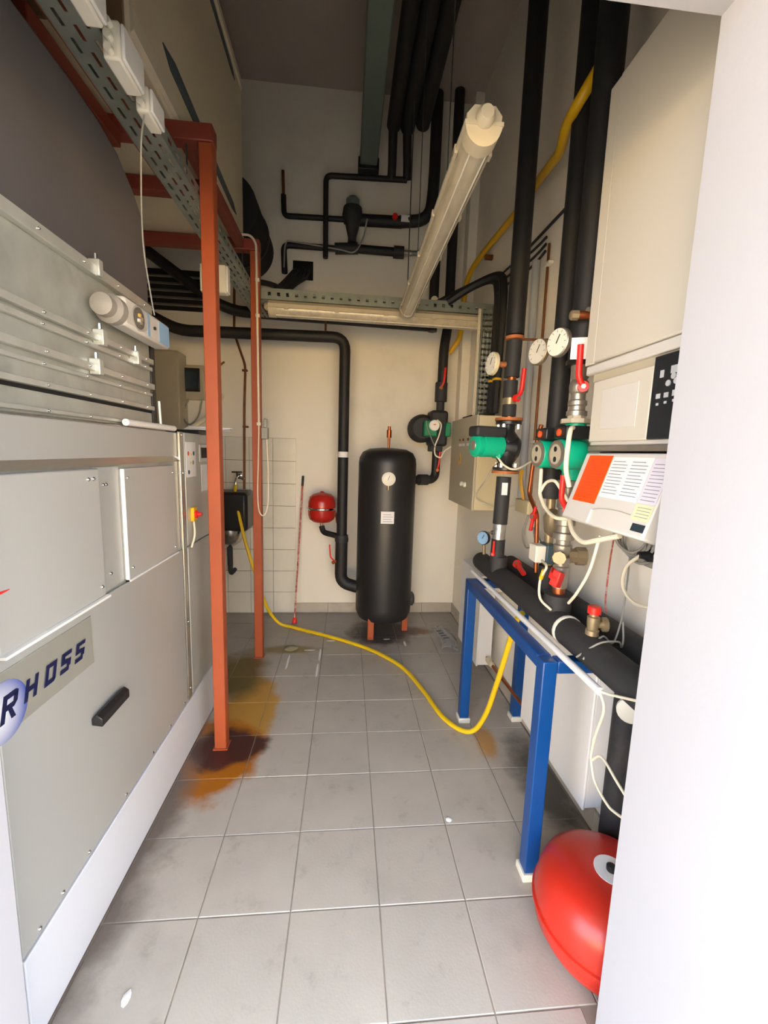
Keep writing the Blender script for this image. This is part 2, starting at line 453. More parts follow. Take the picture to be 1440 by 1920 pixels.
pb = box('access_panel', 'chill2', ch, FX-.011, FX+.010, 1.500, 1.925, 1.062, 1.452, .004)
for y, z in ((1.525, 1.42), (1.53, 1.10), (1.905, 1.42), (1.905, 1.09)): screw(pb, FX+.010, y, z, .005)
box('lit_panel_edge', 'white', pb, FX+.002, FX+.018, 1.497, 1.926, 1.057, 1.063)  # bright lit edges painted white on this panel too
box('lit_panel_edge', 'white', pb, FX+.002, FX+.014, 1.497, 1.500, 1.057, 1.452)
MB().prism([(-.035, 1.535), (0, 1.466), (-.03, 1.466)], (FX, .933, 0), (1, 0, 0), (0, 0, 1), (0, 1.09, 0)).build('sloped_strip', 'steeltrim', ch)
box('top_strip', 'steeltrim', ch, FX-.10, FX-.034, .933, 1.965, 1.534, 1.602, .003)
box('corner_strip', 'steeltrim', ch, FX-.011, FX+.002, 2.024, 2.066, .275, 1.600, .003)
box('seam', 'hole', ch, FX-.011, FX-.004, 2.068, 2.082, .275, 1.42)
ep = box('end_panel', 'chill', ch, FX-.011, FX, 2.084, 2.515, .275, 1.045, .003)
eu = box('end_panel', 'chill2', ch, FX-.011, FX, 2.084, 2.515, 1.052, 1.598, .003)
for y, z in ((2.04, 1.585), (2.045, .33), (2.045, .68), (2.045, 1.41)): screw(ch, FX+.002, y, z, .005)
# printed plate: lettering
pl = box('logo_plate', 'plate', ch, FX, FX+.003, .93, 1.285, .868, 1.018, .001)
def letter(name, polys, y, z, w, h, sh=.28, mat='navy'):
    mb = MB()
    for p in polys:
        mb.prism([(a*w+sh*b*h, b*h) for a, b in p], (FX+.0049, y, z), (0, 1, 0), (0, 0, 1), (.0012, 0, 0))
    return mb.build(name, mat, pl, smooth=False)
t_ = .26
LR = [[(0,0),(t_,0),(t_,1),(0,1)], [(t_,.80),(.80,.80),(.98,.92),(.80,1),(t_,1)], [(.72,.55),(.98,.55),(.98,.92),(.72,.85)], [(t_,.40),(.80,.40),(.98,.55),(.72,.60),(t_,.60)], [(.42,.40),(.66,.40),(1.0,0),(.72,0)]]
LH = [[(0,0),(t_,0),(t_,1),(0,1)], [(.74,0),(1,0),(1,1),(.74,1)], [(t_,.40),(.74,.40),(.74,.62),(t_,.62)]]
LO = [[(0,.0),(.28,.0),(.28,1),(0,1)], [(.72,.12),(1,.12),(1,1),(.72,1)], [(.28,0),(.86,0),(1,.12),(.72,.22),(.28,.22)], [(.28,.80),(.72,.80),(.72,1),(.28,1)]]
LS = [[(0,0),(.85,0),(.85,.22),(0,.22)], [(.62,.22),(1,.22),(1,.58),(.62,.58)], [(.0,.42),(.62,.42),(.62,.62),(.0,.62)], [(0,.62),(.34,.62),(.34,.80),(0,.80)], [(0,.80),(1,.80),(1,1),(0,1)]]
disc = MB().lathe((FX+.003, .945, .925), (1, 0, 0), [(.072, 0), (.072, .0008), (.05, .0016)], 36).build('emblem', 'sphere', pl)
letter('letter', LR, .930, .900, .045, .062)
for poly, y in ((LH, 1.002), (LO, 1.070), (LS, 1.130), (LS, 1.192)):
    letter('letter', poly, y, .910, .040, .052)
hd = MB().prism([(-.016, -.010), (.016, -.016), (.016, .012), (0, .024), (-.016, .012)], (FX+.016, 1.255, .685), (1, 0, 0), (0, 0, 1), (0, .165, 0)).build('handle', 'blackpl', ch, .003)
# stickers and rotary isolator on the far panel
st = box('warning_sticker', 'paper', eu, FX, FX+.0012, 2.095, 2.225, 1.385, 1.555)
for k, (y, z, m) in enumerate(((2.125, 1.50, 'leverred'), (2.16, 1.495, 'sign'), (2.195, 1.50, 'navy'), (2.15, 1.455, 'sign'), (2.185, 1.455, 'ink'), (2.125, 1.41, 'navy'))):
    MB().cyl((FX+.001, y, z), (FX+.0018, y, z), .011, None, 3 if m == 'sign' else 14).build('symbol', m, eu)
box('warning_sticker', 'paper', eu, FX, FX+.0012, 2.30, 2.40, 1.30, 1.44)
rc = box('recess_grip', 'boilerpl', eu, FX, FX+.006, 2.27, 2.42, 1.455, 1.545, .003)
box('grip_hollow', 'black', rc, FX+.005, FX+.007, 2.29, 2.40, 1.475, 1.53)
sw = box('isolator_switch', 'sign', eu, FX, FX+.018, 2.125, 2.175, 1.165, 1.235, .004)
MB().lathe((FX+.018, 2.15, 1.20), (1, 0, 0), [(.020, 0), (.020, .008), (.011, .012), (.009, .030)], 18).build('switch_knob', 'leverred', sw)
box('inspection_mark', 'sign', ep, FX, FX+.001, 2.475, 2.50, .50, .54)

# things lying on the chiller
tag(MB().cyl((-.787, 1.60, 1.6125), (-.790, 2.03, 1.6125), .0125, None, 14).build('conduit_offcut', 'white', None), 'white plastic conduit offcut lying along the chiller top edge', 'conduit')
sl = thing('gap_slab', 'flat black slab standing for the dark gap along the chiller rear edge', 'tray', (-1.1, 2.44, 1.596))  # slab added for the dark gap at the chiller's rear edge
box('slab_base', 'blackpl', sl, -1.55, -.78, 2.33, 2.51, 1.597, 1.622, .003)
box('tray_lip', 'whitepl', sl, -1.55, -.78, 2.50, 2.512, 1.622, 1.630)
pp = thing('paper_stack', 'loose white papers on the black slab sticking out past the post', 'papers', (-.75, 2.42, 1.623))
for k in range(4):
    MB().obox((-.765+.004*k, 2.42+.006*k, 1.625+.0045*k), (.105, .02*(k-1), .0), (.01*(1-k), .06, 0), (0, 0, .0016)).build('sheet', 'paper', pp)
cable('sagging_cable', 'thin white cable hanging below the red isolator switch', 'cable', [(-.758, 2.15, 1.165), (-.748, 2.13, 1.10), (-.755, 2.10, 1.04)], .005)

# ---- galvanised duct with flange rails
du = thing('ventilation_duct', 'galvanised steel duct section with stacked flange rails above chiller', 'duct', (-1.2, 1.4, 1.60))
DXF = -.82
box('duct_body', 'galv', du, -1.65, DXF, .93, 1.885, 1.604, 2.07, .003)
for z, h, d in ((2.058, .034, .022), (1.862, .020, .020), (1.835, .016, .014), (1.762, .022, .020), (1.735, .012, .010), (1.678, .016, .016), (1.612, .012, .012)):
    rl = box('rail', 'galv2', du, DXF, DXF+d, .93, 1.878, z, z+h, .002)
    for k in range(5):
        screw(rl, DXF+d, 1.05+.19*k, z+h/2, .004)
box('shadow_gap', 'hole', du, DXF, DXF+.002, .93, 1.878, 1.666, 1.677)
for y, z in ((1.50, 2.075), (1.50, 1.865), (1.47, 1.768), (1.73, 1.85)):
    cl = thing  # clamp
    c = MB().box(DXF, DXF+.034, y-.012, y+.012, z-.016, z+.034).build('clamp', 'galv2', du, .003)
    cyl('clamp_bolt', 'chrome', c, (DXF+.018, y, z+.034), (DXF+.018, y, z+.052), .006, None, 8)
box('end_frame', 'blackpl', du, DXF-.03, DXF+.004, 1.886, 1.925, 1.605, 2.055, .002)
MB().tube([(DXF+.022, 1.915, 1.603), (DXF+.020, 1.91, 1.72)], .005, 8).build('tie_rod', 'white', du)

# ---- damper actuator
ac = thing('damper_actuator', 'grey damper actuator with blue label and clear cap on duct face', 'actuator', (-.78, 1.68, 1.92))
MB().box(-.799, -.735, 1.53, 1.88, 1.925, 2.018).build('housing', 'boilerpl', ac, .010)
MB().lathe((-.768, 1.525, 1.965), (0, -1, 0), [(.046, 0), (.046, .03), (.034, .045), (.034, .075), (.012, .085)], 18).build('motor_end', 'greypl', ac)
MB().lathe((-.735, 1.62, 1.972), (1, 0, 0), [(.043, 0), (.043, .014), (.030, .026)], 22).build('clear_cap', 'clearcap', ac)
MB().cyl((-.7355, 1.62, 1.972), (-.731, 1.62, 1.972), .036, None, 22).build('wiring_well', 'blackpl', ac)
for dy, dz, m in ((-.008, .008, 'sign'), (.010, .000, 'brass'), (.004, -.014, 'brass'), (-.014, -.010, 'paper')):
    MB().box(-.731, -.724, 1.62+dy-.005, 1.62+dy+.005, 1.972+dz-.005, 1.972+dz+.005).build('terminal', m, ac)
box('blue_label', 'lblue', ac, -.735, -.7338, 1.78, 1.873, 1.932, 2.010)
box('blue_label', 'lblue', ac, -.735, -.7338, 1.685, 1.705, 1.932, 2.010)
MB().cyl((-.735, 1.74, 1.972), (-.729, 1.74, 1.972), .006, None, 10).build('indicator_pin', 'blackpl', ac)

# ---- dark plenum
prof = [(.93, 2.073), (1.93, 2.073), (1.935, 2.20), (1.93, 2.33), (1.905, 2.44), (1.84, 2.50), (1.74, 2.56), (1.62, 2.59), (1.5, 2.60), (.93, 2.60)]
tag(MB().prism(prof, (-.832, 0, 0), (0, 1, 0), (0, 0, 1), (-.80, 0, 0)).build('plenum', 'darkgrey', None, .012, angle=30), 'dark grey cloth covered plenum with rounded shoulder on galvanised duct', 'plenum')

# ---- air handling unit on the steel frame
ah = thing('air_handling_unit', 'large beige air handling unit resting on the red steel frame', 'air unit', (-1.25, 2.45, 2.872))
AX = -.74
box('casing', 'beige', ah, -1.80, AX, 1.66, 3.22, 2.873, 3.93, .012)
box('end_cover', 'beigeshade', ah, -1.79, AX-.012, 1.648, 1.66, 2.885, 3.92, .002)
MB().prism([(0, 0), (.010, .012), (.010, .075), (0, .085)], (AX, 1.67, 2.885), (1, 0, 0), (0, 0, 1), (0, 1.53, 0)).build('edge_profile', 'beigelight', ah)
MB().prism([(0, 0), (.010, .01), (.010, .05), (0, .06)], (AX, 1.67, 3.86), (1, 0, 0), (0, 0, 1), (0, 1.53, 0)).build('edge_profile', 'beigelight', ah)
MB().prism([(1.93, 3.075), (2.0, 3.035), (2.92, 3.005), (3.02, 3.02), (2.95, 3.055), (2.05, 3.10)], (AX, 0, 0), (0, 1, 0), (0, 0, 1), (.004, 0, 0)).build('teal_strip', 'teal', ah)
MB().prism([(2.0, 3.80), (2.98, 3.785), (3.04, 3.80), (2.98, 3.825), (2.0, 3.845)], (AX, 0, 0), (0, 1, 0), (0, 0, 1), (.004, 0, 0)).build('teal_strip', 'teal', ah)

# ---- red steel frame
fr = thing('support_frame', 'red painted steel frame with square posts carrying the beige unit', 'frame', (-1.1, 2.5, 0))
PX = -.616
for x, y in ((PX, 2.048), (PX-.004, 3.015)):
    po = box('post', 'redsteel', fr, x-.029, x+.029, y-.03, y+.03, .006, 2.80, .004)
    box('foot_plate', 'redsteel', po, x-.036, x+.036, y-.036, y+.036, .0005, .007)
for y, x1 in ((2.048, PX+.031), (2.44, -.70), (3.015, PX+.027)):
    box('cross_beam', 'redshade', fr, -1.86, x1, y-.033, y+.033, 2.802, 2.870, .004)
for x in (-.98, -1.80):
    box('side_beam', 'redshade', fr, x-.03, x+.03, 1.50, 2.014, 2.742, 2.801, .004)
box('side_beam', 'redsteel', fr, -.812, -.768, 1.10, 2.014, 2.640, 2.690, .004)
for y in (1.52, 1.98): box('hanger', 'redshade', fr, -.80, -.785, y-.01, y+.01, 2.691, 2.874)
box('side_beam', 'redshade', fr, -.735, -.685, 2.082, 2.981, 2.806, 2.868, .004)
for y in (2.048, 3.015):
    box('post', 'redsteel', fr, -1.86, -1.80, y-.03, y+.03, .004, 2.80, .004)

# ---- perforated cable trays
def tray(name, label, a, b, width, z, lip, wdir, nslot=3, pitch=.075, parent_loc=None):
    """a,b: start/end on the floor plan; flat perforated bottom with two lips"""
    a, b = Vector((a[0], a[1], 0)), Vector((b[0], b[1], 0)); d = (b-a); L = d.length; d.normalize()
    s = Vector(wdir)
    t = thing(name, label, 'cable tray', ((a+b)/2)+Vector((0, 0, z)))
    mb = MB(); gap = .009; nst = nslot+1; sw_ = (width-gap*nslot)/nst
    up = Vector((0, 0, 1))
    for k in range(nst):
        c = (a+b)/2+s*(-width/2+sw_/2+k*(sw_+gap))+up*(z+.001)
        mb.obox(c, d*(L/2), s*(sw_/2), up*.001)
    n = int(L/pitch)
    for g in range(nslot):
        for k in range(n+1):
            c = a+d*min(max(pitch*(k+.5*(g % 2)), .015), L-.015)+s*(-width/2+(sw_+gap)*(g+1)-gap/2)+up*(z+.001)
            mb.obox(c, d*.015, s*(gap/2), up*.001)
    mb.build('tray_bottom', 'tray', t, smooth=False)
    for sg in (-1, 1):
        lb = MB(); c0 = (a+b)/2+s*(sg*width/2)+up*z
        h = lip/3
        lb.obox(c0+up*(h/2), d*(L/2), s*.001, up*(h/2))
        lb.obox(c0+up*(lip-h/2), d*(L/2), s*.001, up*(h/2))
        for k in range(n+1):
            c = a+d*min(max(pitch*k, .02), L-.02)+s*(sg*width/2)+up*(z+lip/2)
            lb.obox(c, d*.02, s*.001, up*(h/2))
        lb.build('tray_lip', 'tray', t, smooth=False)
        eb = MB().obox(c0+up*lip-s*(sg*.004), d*(L/2), s*.005, up*.0015); eb.build('tray_rim', 'tray', t, smooth=False)
    return t
t1 = tray('cable_tray', 'perforated galvanised cable tray running beside the red posts overhead', (-.702, .93), (-.702, 3.62), .112, 2.575, .048, (1, 0, 0))
for y in (2.048, 2.44, 3.015):
    cyl('hanger_rod', 'rod', t1, (-.702, y, 2.576), (-.702, y, 2.803), .004, None, 8)
t2 = tray('cable_tray', 'perforated galvanised cable tray spanning the room above the far lamp', (-.63, 3.12), (1.055, 3.15), .11, 2.535, .07, (0, 1, 0), 3, .06)
for x in (.405,):
    cyl('hanger_rod', 'rod', t2, (x, 3.135, 2.536), (x, 3.135, ZC-.001), .004, None, 8)
# vertical tray by the cabinet
vt = thing('cable_tray', 'narrow upright perforated cable tray rising from the grey electrical cabinet', 'cable tray', (.955, 2.98, 1.80))
mb = MB()
for k in range(4): mb.box(.905+.028*k, .923+.028*k, 2.978, 2.980, 1.805, 2.53)
for k in range(19): mb.box(.905, 1.007, 2.978, 2.980, 1.805+.038*k, 1.820+.038*k)
mb.build('tray_bottom', 'tray', vt, smooth=False)
for x in (.904, 1.008): box('tray_lip', 'tray', vt, x-.001, x+.001, 2.95, 2.98, 1.805, 2.53)
for x in (.885, .895): cyl('flat_cable', 'cable', vt, (x, 2.972, 1.803), (x, 2.975, 2.53), .004, None, 6)

# ---- junction boxes along the tray
def jbox(label, x0, x1, y0, y1, z0, z1, glands=2):
    t = thing('junction_box', label, 'junction box', ((x0+x1)/2, (y0+y1)/2, z0), 'white junction boxes beside the overhead tray')
    box('box_body', 'whitepl', t, x0, x1, y0, y1, z0, z1, .006)
    box('box_lid', 'white', t, x1, x1+.010, y0+.004, y1-.004, z0+.004, z1-.004, .004)
    for k in range(glands):
        z = z0+(k+.5)*(z1-z0)/glands
        cyl('cable_gland', 'whitepl', t, (x0+.02, y0, z), (x0+.02, y0-.016, z), .010, None, 10)
    return t
jbox('white junction box nearest the door with cream cables looping out', -.643, -.60, 1.05, 1.22, 2.52, 2.62, 3)
jbox('middle white junction box on the overhead cable tray', -.643, -.60, 1.29, 1.41, 2.515, 2.605, 3)
jbox('small white junction box just before the red post top', -.643, -.605, 1.46, 1.555, 2.515, 2.585, 2)
jb = jbox('white junction box peeking out behind the near red post', -.80, -.665, 2.47, 2.53, 2.36, 2.50, 1)
for k in range(3):
    cable('cream_cable', ['innermost cream cable loop at the nearest junction box', 'middle cream cable loop at the nearest junction box', 'outermost cream cable loop at the nearest junction box'][k], 'cable', [(-.625, 1.034, 2.537+.033*k), (-.640, 1.00-.01*k, 2.545), (-.690, 1.06-.025*k, 2.555), (-.735, 1.00-.02*k, 2.565)], .006, 'cable', 'cream cables looping over the tray')
cable('hanging_cable', 'thin grey cable hanging from the small junction box past the plenum', 'greycable', [(-.625, 1.475, 2.515), (-.640, 1.478, 2.42), (-.70, 1.60, 2.22), (-.725, 1.70, 2.08), (-.732, 1.74, 2.02)], .0025)

# ---- black round duct from unit to back wall
fd = thing('round_duct', 'black ribbed round duct between beige unit and back wall', 'duct', (-.90, 3.5, 2.9))
MB().lathe((-.88, 3.225, 3.17), (0, 1, 0), [(.235, 0)]+[(.235 if k % 2 else .222, .03+.022*k) for k in range(27)]+[(.235, .650)], 40).build('duct_hose', 'black', fd)
MB().lathe((-.88, 3.60, 3.17), (0, 1, 0), [(.240, 0), (.246, .008), (.246, .022), (.240, .03)], 40).build('clamp_band', 'blackpl', fd)

# ---- items on the back wall behind the chiller
gc = thing('wall_cabinet', 'tall grey cabinet on the back wall behind the chiller', 'cabinet', (-1.5, 3.78, 1.3))
box('cabinet_body', 'cab', gc, -1.66, -1.385, 3.70, YB-.001, 1.30, 2.30, .004)
box('cabinet_door', 'cab', gc, -1.655, -1.39, 3.688, 3.699, 1.305, 2.295, .004)
ct = thing('room_controller', 'small wall controller with black screen beside the near red post', 'controller', (-1.33, 3.87, 1.96))
box('back_plate', 'cab', ct, -1.42, -1.23, 3.845, YB-.010, 1.93, 2.22, .006)
bz = box('screen_frame', 'blackpl', ct, -1.405, -1.265, 3.830, 3.846, 2.00, 2.195, .006)
box('screen', 'lcd', bz, -1.385, -1.285, 3.8285, 3.8305, 2.03, 2.17)
cable('dangling_cable', 'brown cable looping up behind the near red post', 'oldcopper', [(-1.17, 3.86, 2.40), (-1.19, 3.84, 2.28), (-1.13, 3.83, 2.21), (-1.06, 3.85, 2.26)], .008)
cable('dangling_cable', 'grey cable looping down below the wall controller', 'greycable', [(-1.36, 3.84, 1.94), (-1.40, 3.80, 1.80), (-1.34, 3.78, 1.72), (-1.27, 3.80, 1.80), (-1.25, 3.84, 1.94)], .007)
cable('flexible_conduit', 'cream flexible conduit sloping up beside the near red post', 'cable', [(-1.42, 3.60, 1.60), (-1.28, 3.62, 1.68), (-1.15, 3.70, 1.80), (-1.08, 3.84, 1.98)], .020, 'conduit')

# ---- insulated pipes along the back
lp_ = thing('insulated_pipe', 'thick black insulated pipe bending down to the tank bottom', 'pipe', (-.03, 3.5, .4))
MB().tube([(-1.75, 3.50, 2.62), (-1.30, 3.50, 2.41), (-.03, 3.50, 2.425), (-.03, 3.50, .78)], .043, 16, .10).build('pipe_insulation', 'black', lp_)
MB().tube([(-.03, 3.50, .80), (-.032, 3.50, .42), (.118, 3.47, .385)], .052, 16, .10).build('elbow_insulation', 'black', lp_)
MB().lathe((-.03, 3.50, .775), (0, 0, 1), [(.056, 0), (.058, .02), (.052, .06)], 16).build('collar', 'black2', lp_)
MB().lathe((-.03, 3.50, 1.485), (0, 0, 1), [(.0445, 0), (.0445, .045)], 16).build('paper_band', 'paper', lp_)
hb = MB().tube([(-.185, 3.50, 2.47), (-.185, 3.52, 2.62), (-.185, 3.878, 2.64)], .008, 8, .03).build('bracket', 'oldcopper', lp_)
u2 = thing('insulated_pipe', 'upper black insulated pipe sloping from the corner behind the far lamp', 'pipe', (-.5, 3.64, 2.6))
MB().tube([(-1.72, 3.62, 3.12), (-1.05, 3.62, 2.66), (-.90, 3.64, 2.615), (.66, 3.68, 2.60)], .042, 14, .12).build('pipe_insulation', 'black', u2)
gr = thing('air_grille', 'dark louvred grille high on the back wall behind plenum', 'grille', (-1.4, 3.87, 2.7))
box('grille_frame', 'blackpl', gr, -1.72, -1.16, 3.862, YB-.001, 2.66, 2.98, .003)
for k in range(5):
    MB().obox((-1.44, 3.850, 2.70+.055*k), (.265, 0, 0), (0, .014, .012), (0, .0015, -.002)).build('slat', 'greypl', gr)

# ---- sink, tap, copper pipe
sk = thing('sink', 'black wall sink with steel bowl on the white wall tiles', 'sink', (-1.0, 3.7, .66))
MB().box(-1.20, -.826, 3.58, 3.871, .83, 1.165).build('basin', 'blackpl', sk, .03)
MB().lathe((-1.01, 3.725, .842), (0, 0, -1), [(.135, 0), (.135, .03), (.122, .08), (.09, .13), (.04, .165), (.02, .172)], 28).build('bowl', 'steel', sk)
cyl('drain', 'black2', sk, (-1.01, 3.725, .67), (-1.01, 3.725, .50), .022)
MB().tube([(-1.01, 3.725, .52), (-1.01, 3.725, .42), (-1.01, 3.868, .42)], .020, 10, .05).build('drain', 'black2', sk)
tp = thing('water_tap', 'chrome wall tap above the black sink', 'tap', (-.95, 3.80, 1.22))
MB().tube([(-.955, 3.868, 1.285), (-.955, 3.77, 1.285), (-.955, 3.735, 1.25), (-.955, 3.735, 1.21)], .011, 10, .02).build('spout', 'chrome', tp)
MB().lathe((-.955, 3.868, 1.285), (0, -1, 0), [(.026, 0), (.024, .006), (.014, .010)], 16).build('wall_rosette', 'chrome', tp)
MB().box(-1.0, -.91, 3.775, 3.790, 1.318, 1.330).cyl((-.955, 3.785, 1.285), (-.955, 3.785, 1.322), .008, None, 8).build('tap_lever', 'blackpl', tp, .003)
cyl('side_valve', 'chrome', tp, (-.944, 3.80, 1.285), (-.900, 3.80, 1.262), .012, None, 12)
cp = thing('copper_pipe', 'thin brown copper pipe clipped to the back wall above sink', 'pipe', (-.90, 3.85, 1.16))
MB().tube([(-.965, 3.852, 3.0), (-.975, 3.852, 2.50), (-.885, 3.852, 2.24), (-.900, 3.852, 1.86), (-.910, 3.852, 1.17)], .010, 10, .05).build('pipe_run', 'oldcopper', cp)
for z in (2.20, 1.72): box('pipe_clip', 'oldcopper', cp, -.915, -.870, 3.845, 3.878, z-.008, z+.008, .002)

# ---- conduit and switch on the far post
wc = thing('white_conduit', 'thin white conduit clipped along the beam and down the far red post', 'conduit', (-.59, 2.95, 1.2))
MB().tube([(-.98, 2.974, 2.885), (-.64, 2.974, 2.885), (-.606, 2.974, 2.84), (-.600, 2.974, 1.70)], .0075, 8, .04).build('conduit_run', 'cable', wc)
MB().spline([(-.600, 2.974, 1.70), (-.606, 2.972, 1.45), (-.612, 2.97, 1.25), (-.605, 2.97, 1.11), (-.575, 2.975, 1.07), (-.548, 2.99, 1.14), (-.545, 3.0, 1.35), (-.552, 3.0, 1.60)], .0045, 8).build('loose_cable', 'cable', wc)
for z in (1.70, 2.40, 2.62): box('conduit_clip', 'whitepl', wc, -.614, -.588, 2.970, 2.986, z-.010, z+.010, .002)
sb = thing('switch_box', 'small grey switch box on the side of the far red post', 'switch', (-.56, 3.0, 1.57))
box('switch_body', 'greycable', sb, -.590, -.545, 2.992, 3.04, 1.60, 1.68, .006)
MB().tube([(-.575, 3.01, 1.68), (-.575, 3.01, 1.735), (-.552, 3.01, 1.735), (-.552, 3.01, 1.68)], .006, 8, .015).build('switch_bail', 'greycable', sb)

# ---- leaning pole
pb_ = thing('pole', 'thin red and white pole leaning on the back wall', 'pole', (-.437, 3.62, 0))
a_, b_ = Vector((-.437, 3.62, .03)), Vector((-.392, 3.868, 1.30))
MB().cyl(a_, a_.lerp(b_, .93), .008, None, 10).build('shaft', 'pinkred', pb_)
MB().cyl(a_.lerp(b_, .93), b_, .011, None, 10).build('grip', 'blackpl', pb_)
MB().lathe(a_-Vector((0, .004, .029)), (b_-a_), [(.022, 0), (.022, .03), (.010, .055)], 12).build('foot', 'leverred', pb_)

# ---- red expansion vessel (small)
sv = thing('expansion_vessel', 'small red expansion vessel hanging left of the black tank', 'vessel', (-.205, 3.62, .92))
MB().lathe((-.205, 3.62, .915), (0, 0, 1), [(.02, 0), (.075, .010), (.105, .032), (.117, .07), (.119, .118), (.119, .136), (.117, .18), (.105, .225), (.075, .252), (.02, .264), (.012, .275)], 32).build('shell', 'vred2', sv)
MB().lathe((-.205, 3.62, 1.034), (0, 0, 1), [(.123, 0), (.126, .004), (.126, .014), (.123, .018)], 32).build('clamp_band', 'chrome', sv)
MB().tube([(-.205, 3.62, .915), (-.205, 3.62, .865)], .014, 10).build('connection', 'brass', sv)
MB().tube([(-.205, 3.62, .885), (-.190, 3.60, .835), (-.06, 3.53, .815)], .024, 12, .04).build('pipe_insulation', 'black', sv)
MB().tube([(-.10, 3.80, .98), (-.08, 3.70, .97), (-.066, 3.56, .93)], .014, 8, .03).build('wall_bracket', 'oldcopper', sv)
lv = thing('drain_lever', 'thin red lever valve below the small red vessel', 'valve', (-.13, 3.5, .60))
MB().tube([(-.083, 3.46, .615), (-.120, 3.45, .650), (-.128, 3.45, .76)], .006, 8, .02).build('lever', 'leverred', lv)
cyl('valve_body', 'copper', lv, (-.075, 3.47, .615), (-.105, 3.455, .60), .014, None, 10)

# ---- buffer tank
tk = thing('buffer_tank', 'tall black insulated buffer tank on short red legs', 'tank', (.335, 3.45, 0))
TC = (.335, 3.45)
MB().lathe((TC[0], TC[1], .115), (0, 0, 1), [(.05, 0), (.16, .012), (.215, .04), (.234, .085), (.236, .15), (.236, 1.33), (.230, 1.375), (.205, 1.42), (.15, 1.448), (.05, 1.458)], 48).build('jacket', 'tankblk', tk)
for an in (-125, 5, 120):
    lx, ly = TC[0]+.195*math.cos(math.radians(an)), TC[1]+.195*math.sin(math.radians(an))
    box('leg', 'redsteel', tk, lx-.025, lx+.025, ly-.025, ly+.025, .001, .20, .003)
cyl('air_vent', 'copper', tk, (TC[0]+.005, TC[1], 1.57), (TC[0]+.005, TC[1], 1.66), .010, None, 10)
MB().lathe((TC[0]+.005, TC[1], 1.655), (0, 0, 1), [(.020, 0), (.020, .06), (.012, .065), (.012, .09)], 12).build('vent_cap', 'copper', tk)
fy = TC[1]-.236
th = MB().lathe((TC[0]-.012, fy-.004, 1.335), (0, -1, 0), [(.05, 0), (.053, .006), (.053, .016), (.047, .020)], 28).build('thermometer', 'dial', tk)
MB().obox((TC[0]-.012, fy-.025, 1.342), (.002, 0, .0), (0, .0006, 0), (.008, 0, .018)).build('needle', 'blackpl', th)
cyl('thermometer_stem', 'brass', tk, (TC[0]-.012, fy-.008, 1.285), (TC[0]-.012, fy-.008, 1.25), .012, None, 10)
tl = box('type_label', 'paper', tk, TC[0]-.062, TC[0]+.042, fy-.004, fy-.002, .985, 1.08)
for k in range(4): box('printed_line', 'ink', tl, TC[0]-.045, TC[0]+.03-.01*(k % 2), fy-.0046, fy-.004, 1.0+.018*k, 1.004+.018*k)
MB().lathe((TC[0]+.232, TC[1]-.02, .30), (1, 0, 0), [(.06, -.03), (.06, .015), (.04, .03)], 18).build('side_port', 'black2', tk)
cyl('drain_plug', 'copper', tk, (TC[0]+.02, TC[1]-.05, .13), (TC[0]+.02, TC[1]-.05, .085), .012, None, 10)

# ---- pump group right of the tank
RB = (.785, 3.58)
rb = thing('insulated_pipe', 'black insulated pipe dropping down the back wall to the far pump', 'pipe', (RB[0], RB[1], 1.3))
MB().tube([(.83, 3.66, ZC-.08), (.83, 3.66, 2.62), (RB[0], RB[1], 2.40), (RB[0], RB[1], 2.13)], .040, 14, .08).build('pipe_insulation', 'black', rb)
MB().lathe((RB[0]-.005, RB[1], 1.97), (0, 0, 1), [(.034, -.11), (.034, 0), (.052, .004), (.052, .155), (.040, .165)], 16).build('valve_insulation', 'black2', rb)
MB().tube([(.573, 3.50, 1.315), (.765, RB[1], 1.315), (.765, RB[1], 1.58)], .036, 14, .07).build('elbow_insulation', 'black', rb)
MB().cyl((.61, 3.52, 1.315), (.69, 3.55, 1.315), .046, None, 16).build('valve_insulation', 'black2', rb)
MB().lathe((.83, 3.66, 2.72), (0, -1, 0), [(.03, .038), (.03, .043)], 16).build('white_disc', 'whitepl', rb)
ra = thing('insulated_pipe', 'black insulated riser bending into the upper wall valve', 'pipe', (.69, 3.70, 2.5))
MB().tube([(.66, 3.68, ZC-.10), (.66, 3.68, 3.7), (.64, 3.70, 3.43), (.40, 3.76, 3.43)], .046, 14, .16).build('pipe_insulation', 'black', ra)
MB().tube([(.70, 3.68, 3.5), (.70, 3.68, 2.56)], .040, 14).build('pipe_insulation', 'black', ra)
MB().lathe((.70, 3.68, 2.80), (0, -1, 0), [(.03, .038), (.03, .043)], 16).build('white_disc', 'whitepl', ra)
pu = thing('circulation_pump', 'green pump with white dial in black shell beside tank', 'pump', (.74, 3.55, 1.56))
MB().box(.685, .835, RB[1]-.09, RB[1]+.10, 1.60, 1.895).build('insulation_shell', 'black2', pu, .025)
MB().lathe((.63, RB[1]-.05, 1.745), (0, 1, 0), [(.085, -.02), (.108, 0), (.118, .03), (.118, .10)], 28).build('insulation_shell', 'black2', pu)
MB().box(.695, .795, RB[1]-.10, RB[1]+.05, 1.555, 1.61).build('insulation_shell', 'black2', pu, .008)
hd_ = MB().box(.622, .735, RB[1]-.155, RB[1]-.06, 1.675, 1.800).build('pump_head', 'green2', pu, .012)
dl = MB().lathe((.705, RB[1]-.155, 1.765), (0, -1, 0), [(.044, 0), (.044, .006), (.038, .012)], 26).build('dial', 'dial', hd_)
MB().box(.695, .715, RB[1]-.169, RB[1]-.1665, 1.768, 1.775).build('dial_mark', 'leverred', dl)
MB().box(.805, .850, RB[1]-.13, RB[1]-.04, 1.68, 1.795).build('pump_head', 'green2', pu, .008)
